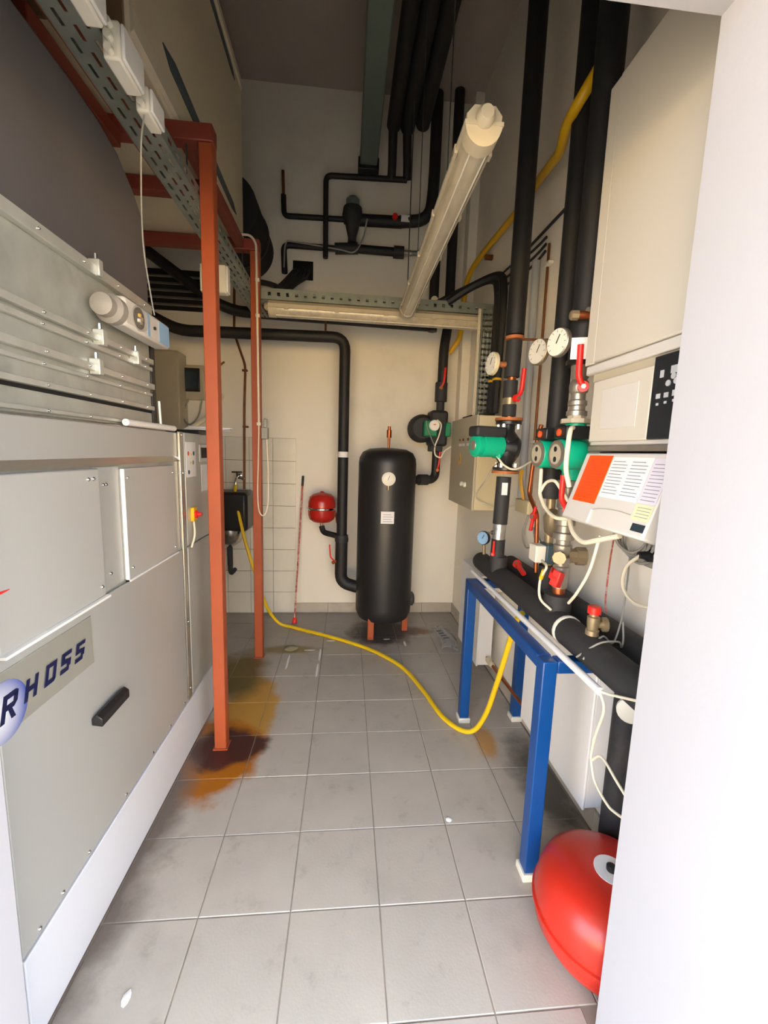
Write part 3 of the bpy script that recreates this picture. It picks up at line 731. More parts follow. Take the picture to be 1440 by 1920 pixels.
for nm, p, lab in (('lever_valve', [(.765, RB[1]-.055, 2.08), (.785, RB[1]-.065, 2.12), (.795, RB[1]-.06, 2.24)], 'long red lever on pipe above the far pump'),
               ('lever_valve', [(.770, RB[1]-.045, 1.40), (.778, RB[1]-.06, 1.45), (.785, RB[1]-.055, 1.56)], 'long red lever below the far pump')):
    t = thing(nm, lab, 'valve', p[0])
    MB().tube(p, .009, 8, .02).build('lever', 'leverred', t)
    MB().cyl(Vector(p[0])+Vector((0, .03, 0)), Vector(p[0])-Vector((0, .012, 0)), .014, None, 10).build('spindle', 'copper', t)
cable('pump_cable', 'cream cable looping down from the far pump dial', 'cable', [(.725, 3.42, 1.81), (.755, 3.40, 1.77), (.74, 3.40, 1.68), (.715, 3.41, 1.60), (.722, 3.42, 1.53), (.77, 3.42, 1.51), (.80, 3.43, 1.56), (.845, 3.40, 1.60)], .006)
cable('pump_cable', 'thin pale cable hanging from the left of far pump', 'greycable', [(.635, 3.42, 1.80), (.645, 3.41, 1.74), (.68, 3.40, 1.66), (.715, 3.405, 1.59)], .0035)

# ---- pipes high on the back wall
wv = thing('wall_pipe', 'thin black pipe with capped copper stub feeding the upper wall valve', 'pipe', (0, 3.80, 3.42))
MB().tube([(-.552, 3.80, 3.58), (-.548, 3.80, 3.425), (-.06, 3.80, 3.435)], .021, 12, .04).build('pipe_insulation', 'black', wv)
cyl('copper_stub', 'oldcopper', wv, (-.552, 3.80, 3.58), (-.556, 3.80, 3.76), .012, None, 10)
MB().tube([(-.06, 3.80, 3.435), (.06, 3.79, 3.435)], .035, 14).build('valve_insulation', 'black2', wv)
MB().tube([(.06, 3.79, 3.435), (.42, 3.765, 3.43)], .046, 14).build('valve_insulation', 'black', wv)
MB().lathe((.01, 3.77, 3.45), (0, 0, -1), [(.075, -.06), (.085, 0), (.06, .06), (.035, .16), (.035, .20)], 18).build('filter_cone', 'black2', wv)
MB().lathe((.01, 3.77, 3.49), (0, 0, 1), [(.055, 0), (.055, .08), (.035, .10)], 16).build('valve_motor', 'greyduct', wv)
box('white_tag', 'paper', wv, .405, .475, 3.698, 3.703, 3.405, 3.455)
cyl('red_knob', 'leverred', wv, (.355, 3.73, 3.445), (.355, 3.70, 3.445), .022, None, 12)
wq = thing('wall_pipe', 'lower black wall pipe turning down beside the square hole', 'pipe', (0, 3.80, 3.0))
MB().tube([(-.545, 3.81, 2.99), (-.552, 3.80, 3.205), (-.12, 3.80, 3.205)], .024, 12, .05).build('pipe_insulation', 'black', wq)
MB().tube([(-.13, 3.80, 3.205), (.06, 3.79, 3.215)], .044, 14).build('valve_insulation', 'black2', wq)
MB().tube([(.06, 3.79, 3.212), (.38, 3.78, 3.205)], .034, 14).build('pipe_insulation', 'black', wq)
MB().tube([(.36, 3.78, 3.205), (.445, 3.78, 3.205)], .048, 14).build('valve_insulation', 'black2', wq)
cyl('union', 'nickel', wq, (.445, 3.78, 3.205), (.51, 3.78, 3.205), .022, None, 12)
MB().tube([(.51, 3.78, 3.205), (.66, 3.74, 3.205)], .018, 10).build('pipe_run', 'greyduct', wq)
w3 = thing('wall_pipe', 'black pipe crossing down the wall in front of both wall valves', 'pipe', (0, 3.74, 3.1))
MB().tube([(-.205, 3.735, 3.10), (-.208, 3.735, 3.715), (.445, 3.735, 3.735)], .021, 12, .05).build('pipe_insulation', 'black', w3)
MB().tube([(.318, 3.735, 3.73), (.318, 3.70, 3.80), (.295, 3.45, 3.925)], .034, 12, .05).build('pipe_insulation', 'black', w3)
MB().tube([(.445, 3.735, 3.735), (.44, 3.70, 3.82), (.40, 3.45, 3.925)], .034, 12, .05).build('pipe_insulation', 'black', w3)
cable('wall_cable', 'thin grey cable arching between the two upper wall valves', 'greycable', [(-.545, 3.77, 3.02), (-.53, 3.765, 3.20), (-.45, 3.76, 3.215), (-.10, 3.75, 3.18), (.03, 3.74, 3.165), (.10, 3.74, 3.28), (.13, 3.73, 3.42)], .006)
# ceiling runs
gd = thing('ceiling_trunking', 'grey painted trunking running along the ceiling into the back wall', 'trunking', (.135, 2.4, 3.83))
box('trunking_run', 'greyduct', gd, .062, .205, .93, 3.83, 3.86, 3.95, .01)
box('wall_collar', 'blackpl', gd, .048, .219, 3.80, YB-.001, 3.83, 3.92, .004)
for y in (1.4, 2.5, 3.4): cyl('hanger_rod', 'rod', gd, (.134, y, 3.94), (.134, y, ZC-.001), .004, None, 8)
for k, (x, r, y1) in enumerate(((.300, .052, 3.46), (.405, .054, 3.47), (.510, .052, 3.42))):
    t = thing('ceiling_pipe', ['black insulated ceiling pipe next to the grey trunking', 'middle one of three black insulated ceiling pipes', 'black insulated ceiling pipe nearest the right wall of three'][k], 'pipe', (x, 2.2, 3.85), 'black insulated pipes under the ceiling')
    MB().cyl((x, .93, 3.93), (x, y1, 3.93), r, None, 18).build('pipe_insulation', 'black', t)
    cyl('hanger_rod', 'rod', t, (x, 1.5, 3.95), (x, 1.5, ZC-.001), .004, None, 8)
    cyl('hanger_rod', 'rod', t, (x, 3.1, 3.95), (x, 3.1, ZC-.001), .004, None, 8)
# cables from the square hole into the tray
for k in range(5):
    dx = .028*k
    cable('black_cable', ['leftmost', 'second from left', 'middle', 'second from right', 'rightmost'][k]+' of five black cables falling from the square wall hole', 'black2', [(-.46+dx, 3.868, 3.05), (-.47+dx, 3.74, 2.98-.01*k), (-.52+dx, 3.50, 2.80), (-.58+.95*dx, 3.25, 2.63), (-.61+.9*dx, 3.10, 2.552)], .012, 'cable', 'black cables from the wall hole')
cable('black_cable', 'black cable hump lying over the tray corner behind far post', 'black2', [(-.70, 3.10, 2.60), (-.66, 3.30, 2.72), (-.56, 3.40, 2.74), (-.48, 3.30, 2.66), (-.42, 3.14, 2.555)], .020)

# ================================================================== lamps
def lamp(label, a, b, rods):
    a, b = Vector(a), Vector(b); d = (b-a).normalized(); L = (b-a).length
    s = d.cross(Vector((0, 0, 1))).normalized(); up = s.cross(d)
    t = thing('fluorescent_lamp', label, 'lamp', (a+b)/2)
    def P(pts, p, q, nm, m, bv=0):
        return MB().prism(pts, p, s, up, q-p).build(nm, m, t, bv)
    P([(-.048, 0), (-.050, .022), (-.030, .045), (.030, .045), (.050, .022), (.048, 0)], a, b, 'housing', 'lamp')
    arc = [(.046*math.cos(PI+PI*k/12), .050*math.sin(PI+PI*k/12)) for k in range(13)]
    P(arc, a+d*.05, b-d*.05, 'diffuser', 'diff')
    for sg in (-1, 1):
        q = .024*sg
        P([(q-.002, -.0425), (q-.002, -.047), (q+.002, -.047), (q+.002, -.0425)], a+d*.05, b-d*.05, 'ridge', 'whitepl')
    big = [(.052*math.cos(PI+PI*k/12), .056*math.sin(PI+PI*k/12)) for k in range(13)]
    for p, q in ((a, a+d*.05), (b-d*.05, b)): P(big, p, q, 'end_cap', 'lamp')
    P([(-.055, -.004), (-.055, .006), (.055, .006), (.055, -.004)], a-d*.004, b+d*.004, 'rim', 'lamp')
    MB().lathe(a+up*.012, -d, [(.026, 0), (.026, .016), (.018, .03)], 16).build('cable_gland', 'lamp', t)
    n = 5
    for k in range(n):
        for sg in (-1, 1):
            c = a+d*(.12+(L-.24)*k/(n-1))+s*(.053*sg)
            MB().obox(c, d*.014, s*.005, up*.012).build('clip', 'lamp', t)
    for f in rods:
        c = a+d*(L*f)+up*.04
        cyl('hanger_rod', 'rod', t, c, (c.x, c.y, ZC-.001), .0025, None, 6)
    return t
lamp('long dusty fluorescent lamp pointing from the door towards the far lamp', (.362, 1.275, 2.445), (.385, 2.96, 2.485), (.3, .75))
lamp('dusty fluorescent lamp mounted crosswise under the far cable tray', (-.545, 3.075, 2.478), (1.045, 3.11, 2.478), ())

# ================================================================== right side
# ---- blue table frame
tb = thing('table_frame', 'blue painted steel stand carrying the two thick black header pipes', 'stand', (.88, 1.76, 0))
TZ = .852
for x, y in ((.700, 1.300), (.705, 2.205), (1.02, 2.205)):
    lg = box('leg', 'blue', tb, x-.026, x+.026, y-.026, y+.026, .03, TZ-.001, .004)
    box('foot', 'whitepl', lg, x-.034, x+.034, y-.034, y+.034, .001, .03, .004)
box('side_beam', 'blue', tb, .676, .728, 1.327, 2.178, TZ-.045, TZ, .004)
box('side_beam', 'blue', tb, .995, 1.045, 1.327, 2.178, TZ-.045, TZ, .004)
for y in (1.300, 2.205):
    box('cross_beam', 'blue', tb, .727, .993, y-.024, y+.024, TZ-.045, TZ, .004)

# ---- header pipes
h1 = thing('header_pipe', 'front thick black header pipe lying on the blue stand', 'pipe', (.82, 1.7, .85))
HX, HZ, HR = .822, .906, .053
MB().tube([(HX, 2.40, HZ), (HX, .868, HZ)], HR, 20).build('pipe_insulation', 'black2', h1)
MB().lathe((HX, 2.395, HZ), (0, 1, 0), [(HR, 0), (HR*.95, .02), (HR*.7, .04), (.01, .05)], 20).build('end_cap', 'black2', h1)
MB().lathe((HX, 1.395, HZ), (0, 1, 0), [(HR+.002, 0), (HR+.004, .004), (HR+.004, .014), (HR+.002, .018)], 24).build('cable_tie', 'whitepl', h1)
for y, r in ((1.51, .052), (2.10, .043)):
    MB().lathe((HX-.008 if y > 2 else HX+.010, y, HZ+.03), (0, 0, 1), [(r, 0), (r, .075), (r*.82, .078)], 20).build('branch_collar', 'black2', h1)
h2 = thing('header_pipe', 'rear thick black header pipe with downpipe close to the wall', 'pipe', (.972, 1.7, .85))
MB().tube([(.972, 2.33, HZ+.002), (.972, .868, HZ+.002)], .050, 20).build('pipe_insulation', 'black2', h2)
MB().tube([(.985, 1.285, HZ), (1.0, 1.285, .80), (1.0, 1.285, .02)], .043, 18, .05).build('downpipe', 'black2', h2)
MB().lathe((.972, 2.325, HZ+.002), (0, 1, 0), [(.05, 0), (.046, .02), (.03, .036), (.01, .042)], 20).build('end_cap', 'black2', h2)
# white plastic conduit on the stand
tag(MB().tube([(.742, 2.31, .8655), (.748, 1.075, .8655)], .0125, 12).build('white_conduit', 'white', None), 'white plastic conduit lying along the blue stand edge', 'conduit')
cable('white_cable', 'white cable leaving the conduit end and looping under the front header', 'cable', [(.748, 1.078, .866), (.752, 1.055, .82), (.765, 1.10, .70), (.775, 1.12, .61), (.775, 1.075, .655), (.772, .99, .64), (.78, .87, .60)], .004)
cable('white_cable', 'white cable sagging under the header near the white jamb', 'cable', [(.775, 1.12, .61), (.772, 1.09, .565), (.772, 1.03, .545), (.775, .985, .55), (.78, .87, .60)], .004)
cable('white_cable', 'white cable crossing from conduit end over the black header', 'cable', [(.748, 1.076, .866), (.758, 1.05, .872), (.757, 1.01, .89), (.757, .92, .93), (.757, .868, .95)], .004)

# ---- first riser with pump
R1 = (.812, 2.10)
r1 = thing('riser_pipe', 'slim black riser pipe carrying the single green pump', 'pipe', (R1[0], R1[1], .95))
cyl('pipe_insulation', 'black', r1, (R1[0], R1[1], 2.125), (R1[0], R1[1], ZC-.001), .044, None, 20)
cyl('copper_core', 'copper', r1, (R1[0], R1[1], 1.70), (R1[0], R1[1], 2.13), .021, None, 12)
MB().lathe((R1[0], R1[1], 2.100), (0, 0, 1), [(.030, 0), (.046, .004), (.046, .018), (.030, .022)], 18).build('pipe_clamp', 'rust', r1)
cyl('clamp_rod', 'oldcopper', r1, (R1[0]+.04, R1[1], 2.108), (1.058, R1[1]-.03, 2.108), .006, None, 8)
cyl('pipe_insulation', 'black2', r1, (R1[0]-.002, R1[1], 1.925), (R1[0], R1[1], 2.098), .038, None, 20)
cyl('pipe_insulation', 'black2', r1, (R1[0]-.004, R1[1], 1.825), (R1[0]-.004, R1[1], 1.908), .035, None, 20)
cyl('valve_neck', 'brass', r1, (R1[0]-.002, R1[1], 1.792), (R1[0]-.002, R1[1], 1.826), .029, None, 14)
cyl('pipe_insulation', 'black2', r1, (R1[0]-.002, R1[1], 1.735), (R1[0]-.002, R1[1], 1.792), .034, None, 20)
cyl('pipe_insulation', 'black2', r1, (R1[0]-.008, R1[1], 1.185), (R1[0]-.004, R1[1], 1.430), .037, None, 20)
cyl('foil_band', 'foil', r1, (R1[0]-.010, R1[1], 1.105), (R1[0]-.008, R1[1], 1.185), .034, None, 18)
cyl('pipe_insulation', 'black2', r1, (R1[0]-.012, R1[1], .93), (R1[0]-.010, R1[1], 1.105), .035, None, 20)
MB().lathe((R1[0]-.010, R1[1], 1.140), (-.95, -.3, 0), [(.012, .03), (.012, .045), (.005, .047), (.005, .07)], 10).build('hose_clip', 'chrome', r1)
box('paper_label', 'paper', r1, R1[0]-.026, R1[0]+.004, R1[1]-.0395, R1[1]-.0375, 1.340, 1.402)

def flange(parent, x, y, z, r, mat='rust', t=.014):
    return MB().lathe((x, y, z), (0, 0, 1), [(r, 0), (r, t)], 24).build('flange', mat, parent)
p1 = thing('circulation_pump', 'single green circulation pump with black box between rusty flanges', 'pump', (R1[0], R1[1], 1.46))
fz = ((1.712, 'rust'), (1.694, 'blackpl'), (1.466, 'blackpl'), (1.448, 'rust'))
for z, m in fz: flange(p1, R1[0], R1[1], z, .068 if m == 'rust' else .064, m)
for a in (45, 135, 225, 315):
    bx, by = R1[0]+.052*math.cos(math.radians(a)), R1[1]+.052*math.sin(math.radians(a))
    cyl('bolt', 'chrome', p1, (bx, by, 1.672), (bx, by, 1.694), .010, None, 6)
    cyl('bolt', 'chrome', p1, (bx, by, 1.480), (bx, by, 1.500), .010, None, 6)
MB().lathe((R1[0], R1[1], 1.475), (0, 0, 1), [(.034, 0), (.034, .02), (.050, .045), (.060, .08), (.062, .12), (.055, .155), (.034, .185), (.034, .225)], 24).build('volute', 'blackpl', p1)
MB().lathe((R1[0]+.01, R1[1]-.005, 1.580), (.9, -.2, -.1), [(.062, -.03), (.062, .03), (.045, .05)], 22).build('volute', 'blackpl', p1)
mt = MB().lathe((R1[0]-.045, R1[1]-.015, 1.585), (-.97, -.22, 0), [(.057, 0), (.057, .105), (.050, .108), (.050, .122), (.057, .125), (.057, .142), (.042, .150)], 24).build('motor', 'green', p1)
MB().lathe((R1[0]-.045-.97*.150, R1[1]-.015-.22*.150, 1.585), (-.97, -.22, 0), [(.026, 0), (.024, .003)], 18).build('name_plate', 'nickel', mt)
MB().obox((R1[0]-.118, R1[1]-.035, 1.652), (.082, .018, 0), (-.010, .045, 0), (0, 0, .026)).build('terminal_box', 'black2', p1, .012)
MB().box(R1[0]-.065, R1[0]-.045, R1[1]-.06, R1[1]+.04, 1.522, 1.645).build('motor_flange', 'green', p1, .008)

def gauge(label, c, nrm, r, rim, stem, face='dial', stemmat='rust', stemr=.014):
    t = thing('gauge', label, 'gauge', c); c = Vector(c); n = Vector(nrm).normalized()
    MB().lathe(c-n*.020, n, [(r*.92, 0), (r, .004), (r, .020), (r*.94, .023)], 30).build('gauge_case', rim, t)
    d = MB().lathe(c+n*.0025, n, [(r*.92, 0), (r*.92, .0012)], 30).build('gauge_face', face, t)
    _, u, v = frame_of(n)
    v = Vector((0, 0, 1))-n*n.z; v.normalize(); u = v.cross(n)
    MB().obox(c+n*.0045+v*r*.2+u*r*.10, (v*.9+u*.45)*(r*.32), (u*.9-v*.45)*.0018, n*.0006).build('needle', 'blackpl', d)
    for k in range(9):
        a = math.radians(-130+32*k)
        q = v*math.cos(a)+u*math.sin(a)
        MB().obox(c+n*.004+q*r*.76, q*(r*.08), q.cross(n)*.0012, n*.0005).build('tick', 'ink', d)
    MB().tube([c-n*.015]+[Vector(p) for p in stem], stemr, 12, .015).build('stem', stemmat, t)
    return t
gauge('round white gauge left of the slim riser above single pump', (.700, 2.095, 1.985), (-1, -.16, .02), .055, 'cabcream', [(.745, 2.10, 1.985), (.79, 2.10, 1.985)])
gauge('white gauge with brass rim between the two riser groups', (.845, 1.90, 2.005), (-.95, -.30, .02), .058, 'brass', [(.90, 1.83, 2.005), (.89, 1.77, 2.005)], 'dial', 'oldcopper', .016)
gauge('large white gauge on the thick riser beside the boiler casing', (.762, 1.55, 1.955), (-.95, -.30, .02), .052, 'nickel', [(.80, 1.53, 1.955), (.83, 1.51, 1.955)], 'dial', 'oldcopper', .014)
gauge('small black-cased pressure gauge at the far end of the header', (.800, 2.34, 1.060), (-.80, -.60, .05), .040, 'blackpl', [(.815, 2.36, 1.02), (.820, 2.36, .955)], 'lblue', 'brass', .010)

def lever(label, pts, r, spindle, mat='leverred', body=None):
    t = thing('lever_valve', label, 'valve', pts[0])
    l = MB().tube(pts, r, 10, .018).build('lever', mat, t)
    MB().lathe(pts[0], Vector(spindle)-Vector(pts[0]), [(r*1.7, -.008), (r*1.7, .010), (r*.8, .012), (r*.8, (Vector(spindle)-Vector(pts[0])).length)], 14).build('spindle', mat, t)
    cyl('nut', 'nickel', t, Vector(pts[0])-(Vector(spindle)-Vector(pts[0])).normalized()*.006, Vector(pts[0])-(Vector(spindle)-Vector(pts[0])).normalized()*.014, r*.8, None, 6)
    return t
lever('short red lever on the slim riser above the single pump', [(.825, 2.05, 1.82), (.846, 2.05, 1.85), (.850, 2.045, 1.96)], .011, (.812, 2.08, 1.82))
lever('long red lever in front of the white paper label by boiler', [(.820, 1.45, 1.785), (.800, 1.45, 1.815), (.797, 1.45, 1.925)], .011, (.838, 1.49, 1.785))
lever('red lever hanging under the twin green pump', [(.808, 1.455, 1.350), (.780, 1.455, 1.385), (.780, 1.455, 1.475)], .010, (.830, 1.49, 1.350))
lever('thin red lever on the copper pipe beside the twin pump', [(.945, 2.02, 1.245), (.948, 2.01, 1.29)], .009, (.965, 2.03, 1.245))
lever('thin red lever pointing down on the copper pipe near junction box', [(.945, 2.02, 1.235), (.940, 2.03, 1.165)], .009, (.965, 2.03, 1.235))
lever('small red lever by the foil band on the slim riser foot', [(.768, 2.07, 1.03), (.765, 2.06, 1.10)], .006, (.795, 2.10, 1.03))
lever('red lever lying along the rear header pipe', [(.905, 2.08, .975), (.895, 1.97, .955)], .013, (.93, 2.09, .955))

# ---- thick risers by the boiler
r2 = thing('riser_pipe', 'black riser pipe standing behind the twin green pump', 'pipe', (.885, 1.75, .95))
cyl('pipe_insulation', 'black', r2, (.885, 1.75, 1.40), (.885, 1.75, ZC-.001), .040, None, 20)
cyl('pipe_core', 'brass', r2, (.905, 1.75, .93), (.890, 1.75, 1.41), .020, None, 14)
cyl('pipe_insulation', 'black2', r2, (.905, 1.75, .94), (.903, 1.75, 1.06), .038, None, 18)
MB().lathe((.912, 1.74, 1.20), (-.3, -.35, .9), [(.022, 0), (.040, .03), (.040, .09), (.026, .12)], 10).build('strainer', 'brass', r2)
MB().lathe((.90, 1.75, 1.07), (0, 0, 1), [(.034, 0), (.034, .03), (.026, .035)], 8).build('union_nut', 'brass', r2)
cyl('pipe_insulation', 'black2', r2, (.890, 1.75, 1.36), (.890, 1.75, 1.44), .046, None, 18)
ma = thing('valve_actuator', 'small white and blue valve actuator behind the red butterfly valve', 'actuator', (.86, 1.72, 1.10))
MB().box(.815, .862, 1.69, 1.76, 1.085, 1.160).build('actuator_head', 'whitepl', ma, .005)
MB().box(.862, .905, 1.685, 1.765, 1.080, 1.165).build('actuator_body', 'teal', ma, .005)
r3 = thing('riser_pipe', 'thick black riser pipe beside the boiler with white paper label', 'pipe', (.838, 1.51, 1.86))
cyl('pipe_insulation', 'black', r3, (.838, 1.51, 1.885), (.838, 1.51, ZC-.001), .047, None, 22)
cyl('end_collar', 'blackpl', r3, (.838, 1.51, 1.868), (.838, 1.51, 1.885), .052, None, 22)
MB().obox((.800, 1.452, 1.913), (.030, -.012, 0), (.0006, .0015, 0), (0, 0, .036)).build('paper_label', 'paper', r3)
vn = thing('air_vent_pipe', 'short copper pipe with brass end crossing above the large gauge', 'pipe', (.80, 1.47, 2.0))
MB().tube([(.772, 1.452, 2.020), (.840, 1.440, 2.020), (.862, 1.445, 1.985)], .014, 12, .02).build('pipe_run', 'copper', vn)
MB().lathe((.752, 1.455, 2.020), (1, -.15, 0), [(.012, 0), (.017, .004), (.017, .026), (.013, .028)], 8).build('end_fitting', 'brass', vn)
MB().cyl((.812, 1.446, 2.028), (.812, 1.446, 2.045), .014, .008, 12).build('vent_nipple', 'nickel', vn)
# brass fittings between riser and pump
fb = thing('ball_valve', 'brass ball valve stack above the twin green pump', 'valve', (.838, 1.51, 1.68))
MB().lathe((.838, 1.51, 1.690), (0, 0, 1), [(.036, 0), (.036, .016), (.028, .020), (.028, .034), (.033, .038), (.033, .052), (.025, .058), (.025, .078), (.032, .086), (.034, .104), (.032, .120), (.025, .128), (.030, .136), (.030, .160), (.033, .164), (.033, .178)], 20).build('fitting', 'nickel', fb)
MB().lathe((.838, 1.51, 1.662), (0, 0, 1), [(.055, 0), (.055, .016), (.032, .018), (.032, .030)], 8).build('union_nut', 'cab', fb)
p2 = thing('circulation_pump', 'twin-headed green pump with orange buttons under the boiler riser', 'pump', (.82, 1.53, 1.47))
MB().lathe((.840, 1.51, 1.455), (0, 0, 1), [(.034, 0), (.034, .03), (.052, .055), (.055, .10), (.052, .135), (.036, .16), (.036, .207)], 22).build('volute', 'green', p2)
for y in (1.455, 1.605):
    m_ = MB().lathe((.835, y, 1.548), (-1, -.06, 0), [(.050, 0), (.053, .01), (.053, .085), (.050, .090)], 26).build('motor', 'green', p2)
    MB().lathe((.745, y-.0055, 1.548), (-1, -.06, 0), [(.050, 0), (.050, .004), (.044, .0055)], 26).build('face_ring', 'nickel', m_)
    MB().lathe((.740, y-.0055, 1.548), (-1, -.06, 0), [(.036, 0), (.036, .0015)], 20).build('face_plate', 'cab', m_)
    for dz in (-.018, .018): MB().cyl((.7395, y-.006, 1.548+dz), (.7375, y-.006, 1.548+dz), .010, None, 10).build('face_screw', 'blackpl', m_)
    tb_ = MB().box(.752, .850, y-.045, y+.045, 1.603, 1.648).build('terminal_box', 'blackpl', p2, .006)
    MB().lathe((.752, y, 1.625), (-1, 0, 0), [(.013, 0), (.013, .006), (.010, .008)], 14).build('speed_button', 'orange', tb_)
# lower fittings down to the front header
lf = thing('pipe_fittings', 'stack of brass and nickel fittings below the twin pump', 'valve', (.833, 1.51, 1.0))
MB().lathe((.833, 1.51, 1.035), (0, 0, 1), [(.021, -.07), (.021, 0), (.030, .004), (.030, .085), (.024, .090), (.024, .10), (.036, .105), (.036, .125), (.028, .130), (.034, .150), (.034, .170), (.026, .175), (.026, .19), (.040, .195), (.040, .218), (.028, .222), (.028, .245), (.038, .250), (.038, .275), (.030, .28), (.030, .31), (.036, .315), (.036, .345), (.028, .35), (.028, .39), (.040, .395), (.040, .418)], 10).build('fitting', 'nickel', lf)
cyl('copper_stub', 'copper', lf, (.833, 1.51, .955), (.833, 1.51, 1.04), .024, None, 16)
MB().lathe((.833, 1.51, 1.165), (1, -.2, 0), [(.028, .02), (.028, .05), (.036, .052), (.036, .085), (.022, .09)], 8).build('side_fitting', 'brass', lf)
MB().lathe((.833, 1.51, 1.165), (-.6, -.8, 0), [(.020, .02), (.020, .045), (.025, .047), (.025, .06)], 8).build('side_fitting', 'brass', lf)
bv = thing('butterfly_valve', 'red butterfly handle on the nickel valve above front header', 'valve', (.80, 1.47, 1.08))
MB().obox((.796, 1.462, 1.085), (.006, -.004, .030), (.009, -.012, -.004), (.016, .012, -.006)).build('handle', 'leverred', bv, .004)
MB().obox((.790, 1.480, 1.100), (.006, .004, .010), (.009, -.012, -.004), (.016, .026, .004)).build('handle', 'leverred', bv, .004)
cyl('spindle', 'brass', bv, (.790, 1.455, 1.085), (.825, 1.50, 1.085), .008, None, 10)
# drain valve with red cap
dv = thing('drain_valve', 'brass drain valve with red cap on the front header', 'valve', (.822, 1.255, .95))
MB().lathe((.822, 1.255, .945), (0, 0, 1), [(.017, 0), (.017, .012), (.022, .014), (.022, .030), (.017, .034), (.020, .05), (.020, .075), (.014, .078), (.014, .088)], 10).build('valve_stem', 'brass', dv)
MB().lathe((.822, 1.255, 1.032), (0, 0, 1), [(.021, 0), (.021, .022), (.018, .025)], 14).build('red_cap', 'leverred', dv)
MB().lathe((.830, 1.255, .995), (1, -.2, 0), [(.013, 0), (.013, .02), (.024, .022), (.024, .036), (.012, .040)], 10).build('side_plug', 'brass', dv)
# copper pipe behind the pumps
cq = thing('copper_pipe', 'bent copper pipe on the right wall between the pumps', 'pipe', (.97, 2.05, 1.1))
MB().tube([(.985, 2.10, 1.70), (.975, 2.13, 1.58), (.970, 2.15, 1.34), (.968, 2.03, 1.25), (.968, 1.99, .95)], .011, 10, .03).build('pipe_run', 'copper', cq)
cr = thing('copper_pipe', 'copper pipe bending under the stand to the far radiator', 'pipe', (.95, 2.2, .2))
MB().tube([(.955, 2.555, .205), (.955, 2.40, .205), (.952, 1.97, .235), (.952, 1.965, .30), (.952, 1.965, .87)], .010, 10, .04).build('pipe_run', 'copper', cr)
MB().lathe((.955, 2.44, .205), (0, 1, 0), [(.010, 0), (.018, .01), (.018, .04), (.012, .05), (.020, .06), (.020, .09)], 10).build('radiator_valve', 'cabcream', cr)

# ---- radiators under the stand
def radiator(label, x0, x1, y0, y1, z0, z1):
    t = thing('radiator', label, 'radiator', ((x0+x1)/2, (y0+y1)/2, z0), 'white radiators under the header pipes')
    box('front_plate', 'white', t, x0, x0+.012, y0, y1, z0, z1, .004)
    box('back_plate', 'white', t, x1-.012, x1, y0, y1, z0, z1, .004)
    box('top_cover', 'white', t, x0+.001, x1-.001, y0+.004, y1-.004, z1-.004, z1+.004, .002)
    for y in (y0+.003, y1-.003): box('side_cover', 'white', t, x0+.010, x1-.010, y-.003, y+.003, z0+.01, z1-.003, .002)
    for y in (y0+.08, y1-.08): box('wall_bracket', 'white', t, x1, XR-.001, y-.015, y+.015, z1-.12, z1-.06)
    return t
radiator('white panel radiator below the electrical cabinet at far end', .885, .985, 2.56, 3.02, .14, .755)
radiator('white panel radiator behind the near blue leg', .93, 1.02, 1.365, 1.95, .19, .775)

# ---- red expansion vessel at the door
EV = (.84, 1.072)
ev = thing('expansion_vessel', 'large red expansion vessel on the floor beside the white jamb', 'vessel', (EV[0], EV[1], 0))
ER = .210
MB().lathe((EV[0], EV[1], .015), (0, 0, 1), [(.09, 0), (.145, .006), (.186, .022), (.204, .055), (ER, .105), (ER, .130), (.202, .165), (.188, .205), (.155, .235), (.09, .252), (.03, .255)], 56).build('shell', 'vred', ev)
MB().lathe((EV[0], EV[1], .112), (0, 0, 1), [(ER-.002, 0), (ER+.006, .004), (ER+.006, .012), (ER-.002, .016)], 56).build('seam_ring', 'vred', ev)
lb = MB().lathe((EV[0]+.005, EV[1]-.005, .2695), (0, 0, 1), [(.050, 0), (.050, .0018)], 30).build('round_label', 'paper', ev)
MB().lathe((EV[0]+.005, EV[1]-.005, .271), (0, 0, 1), [(.015, 0), (.015, .012), (.010, .016)], 16).build('valve_cap', 'blackpl', ev)
for a in (30, 150, 270):
    x, y = EV[0]+.13*math.cos(math.radians(a)), EV[1]+.13*math.sin(math.radians(a))
    cyl('foot', 'blackpl', ev, (x, y, .001), (x, y, .03), .015, None, 10)

# ---- boiler
bo = thing('wall_boiler', 'cream wall-hung boiler with black control panel at right', 'boiler', (.92, 1.16, 1.57))
BX, BY0, BY1 = .780, .880, 1.388
box('casing', 'boiler', bo, BX+.012, XR-.001, BY0, BY1, 1.835, 2.66, .008)
box('front_cover', 'boiler', bo, BX, BX+.012, BY0, BY1-.055, 1.838, 2.655, .005)
box('side_cover', 'boiler', bo, BX+.003, BX+.013, BY1-.053, BY1, 1.838, 2.655, .004)
box('bottom_lip', 'boilerpl', bo, BX+.004, BX+.05, BY0, BY1-.01, 1.806, 1.836, .005)
box('recess_bar', 'cab', bo, BX+.018, XR-.002, BY0, BY1-.035, 1.782, 1.806)
box('control_housing', 'boilerpl', bo, BX+.022, XR-.002, BY0, BY1-.045, 1.578, 1.782, .004)
cd = box('flap_door', 'boiler', bo, BX+.010, BX+.022, 1.066, 1.335, 1.590, 1.782, .004)
MB().prism([(1.115, 1.628), (1.28, 1.628), (1.28, 1.750), (1.115, 1.750)], (BX+.0085, 0, 0), (0, 1, 0), (0, 0, 1), (.002, 0, 0)).build('door_field', 'boilerpl', cd, .002)
pn = box('control_panel', 'panelblk', bo, BX+.004, BX+.022, BY0, 1.058, 1.590, 1.800, .003)
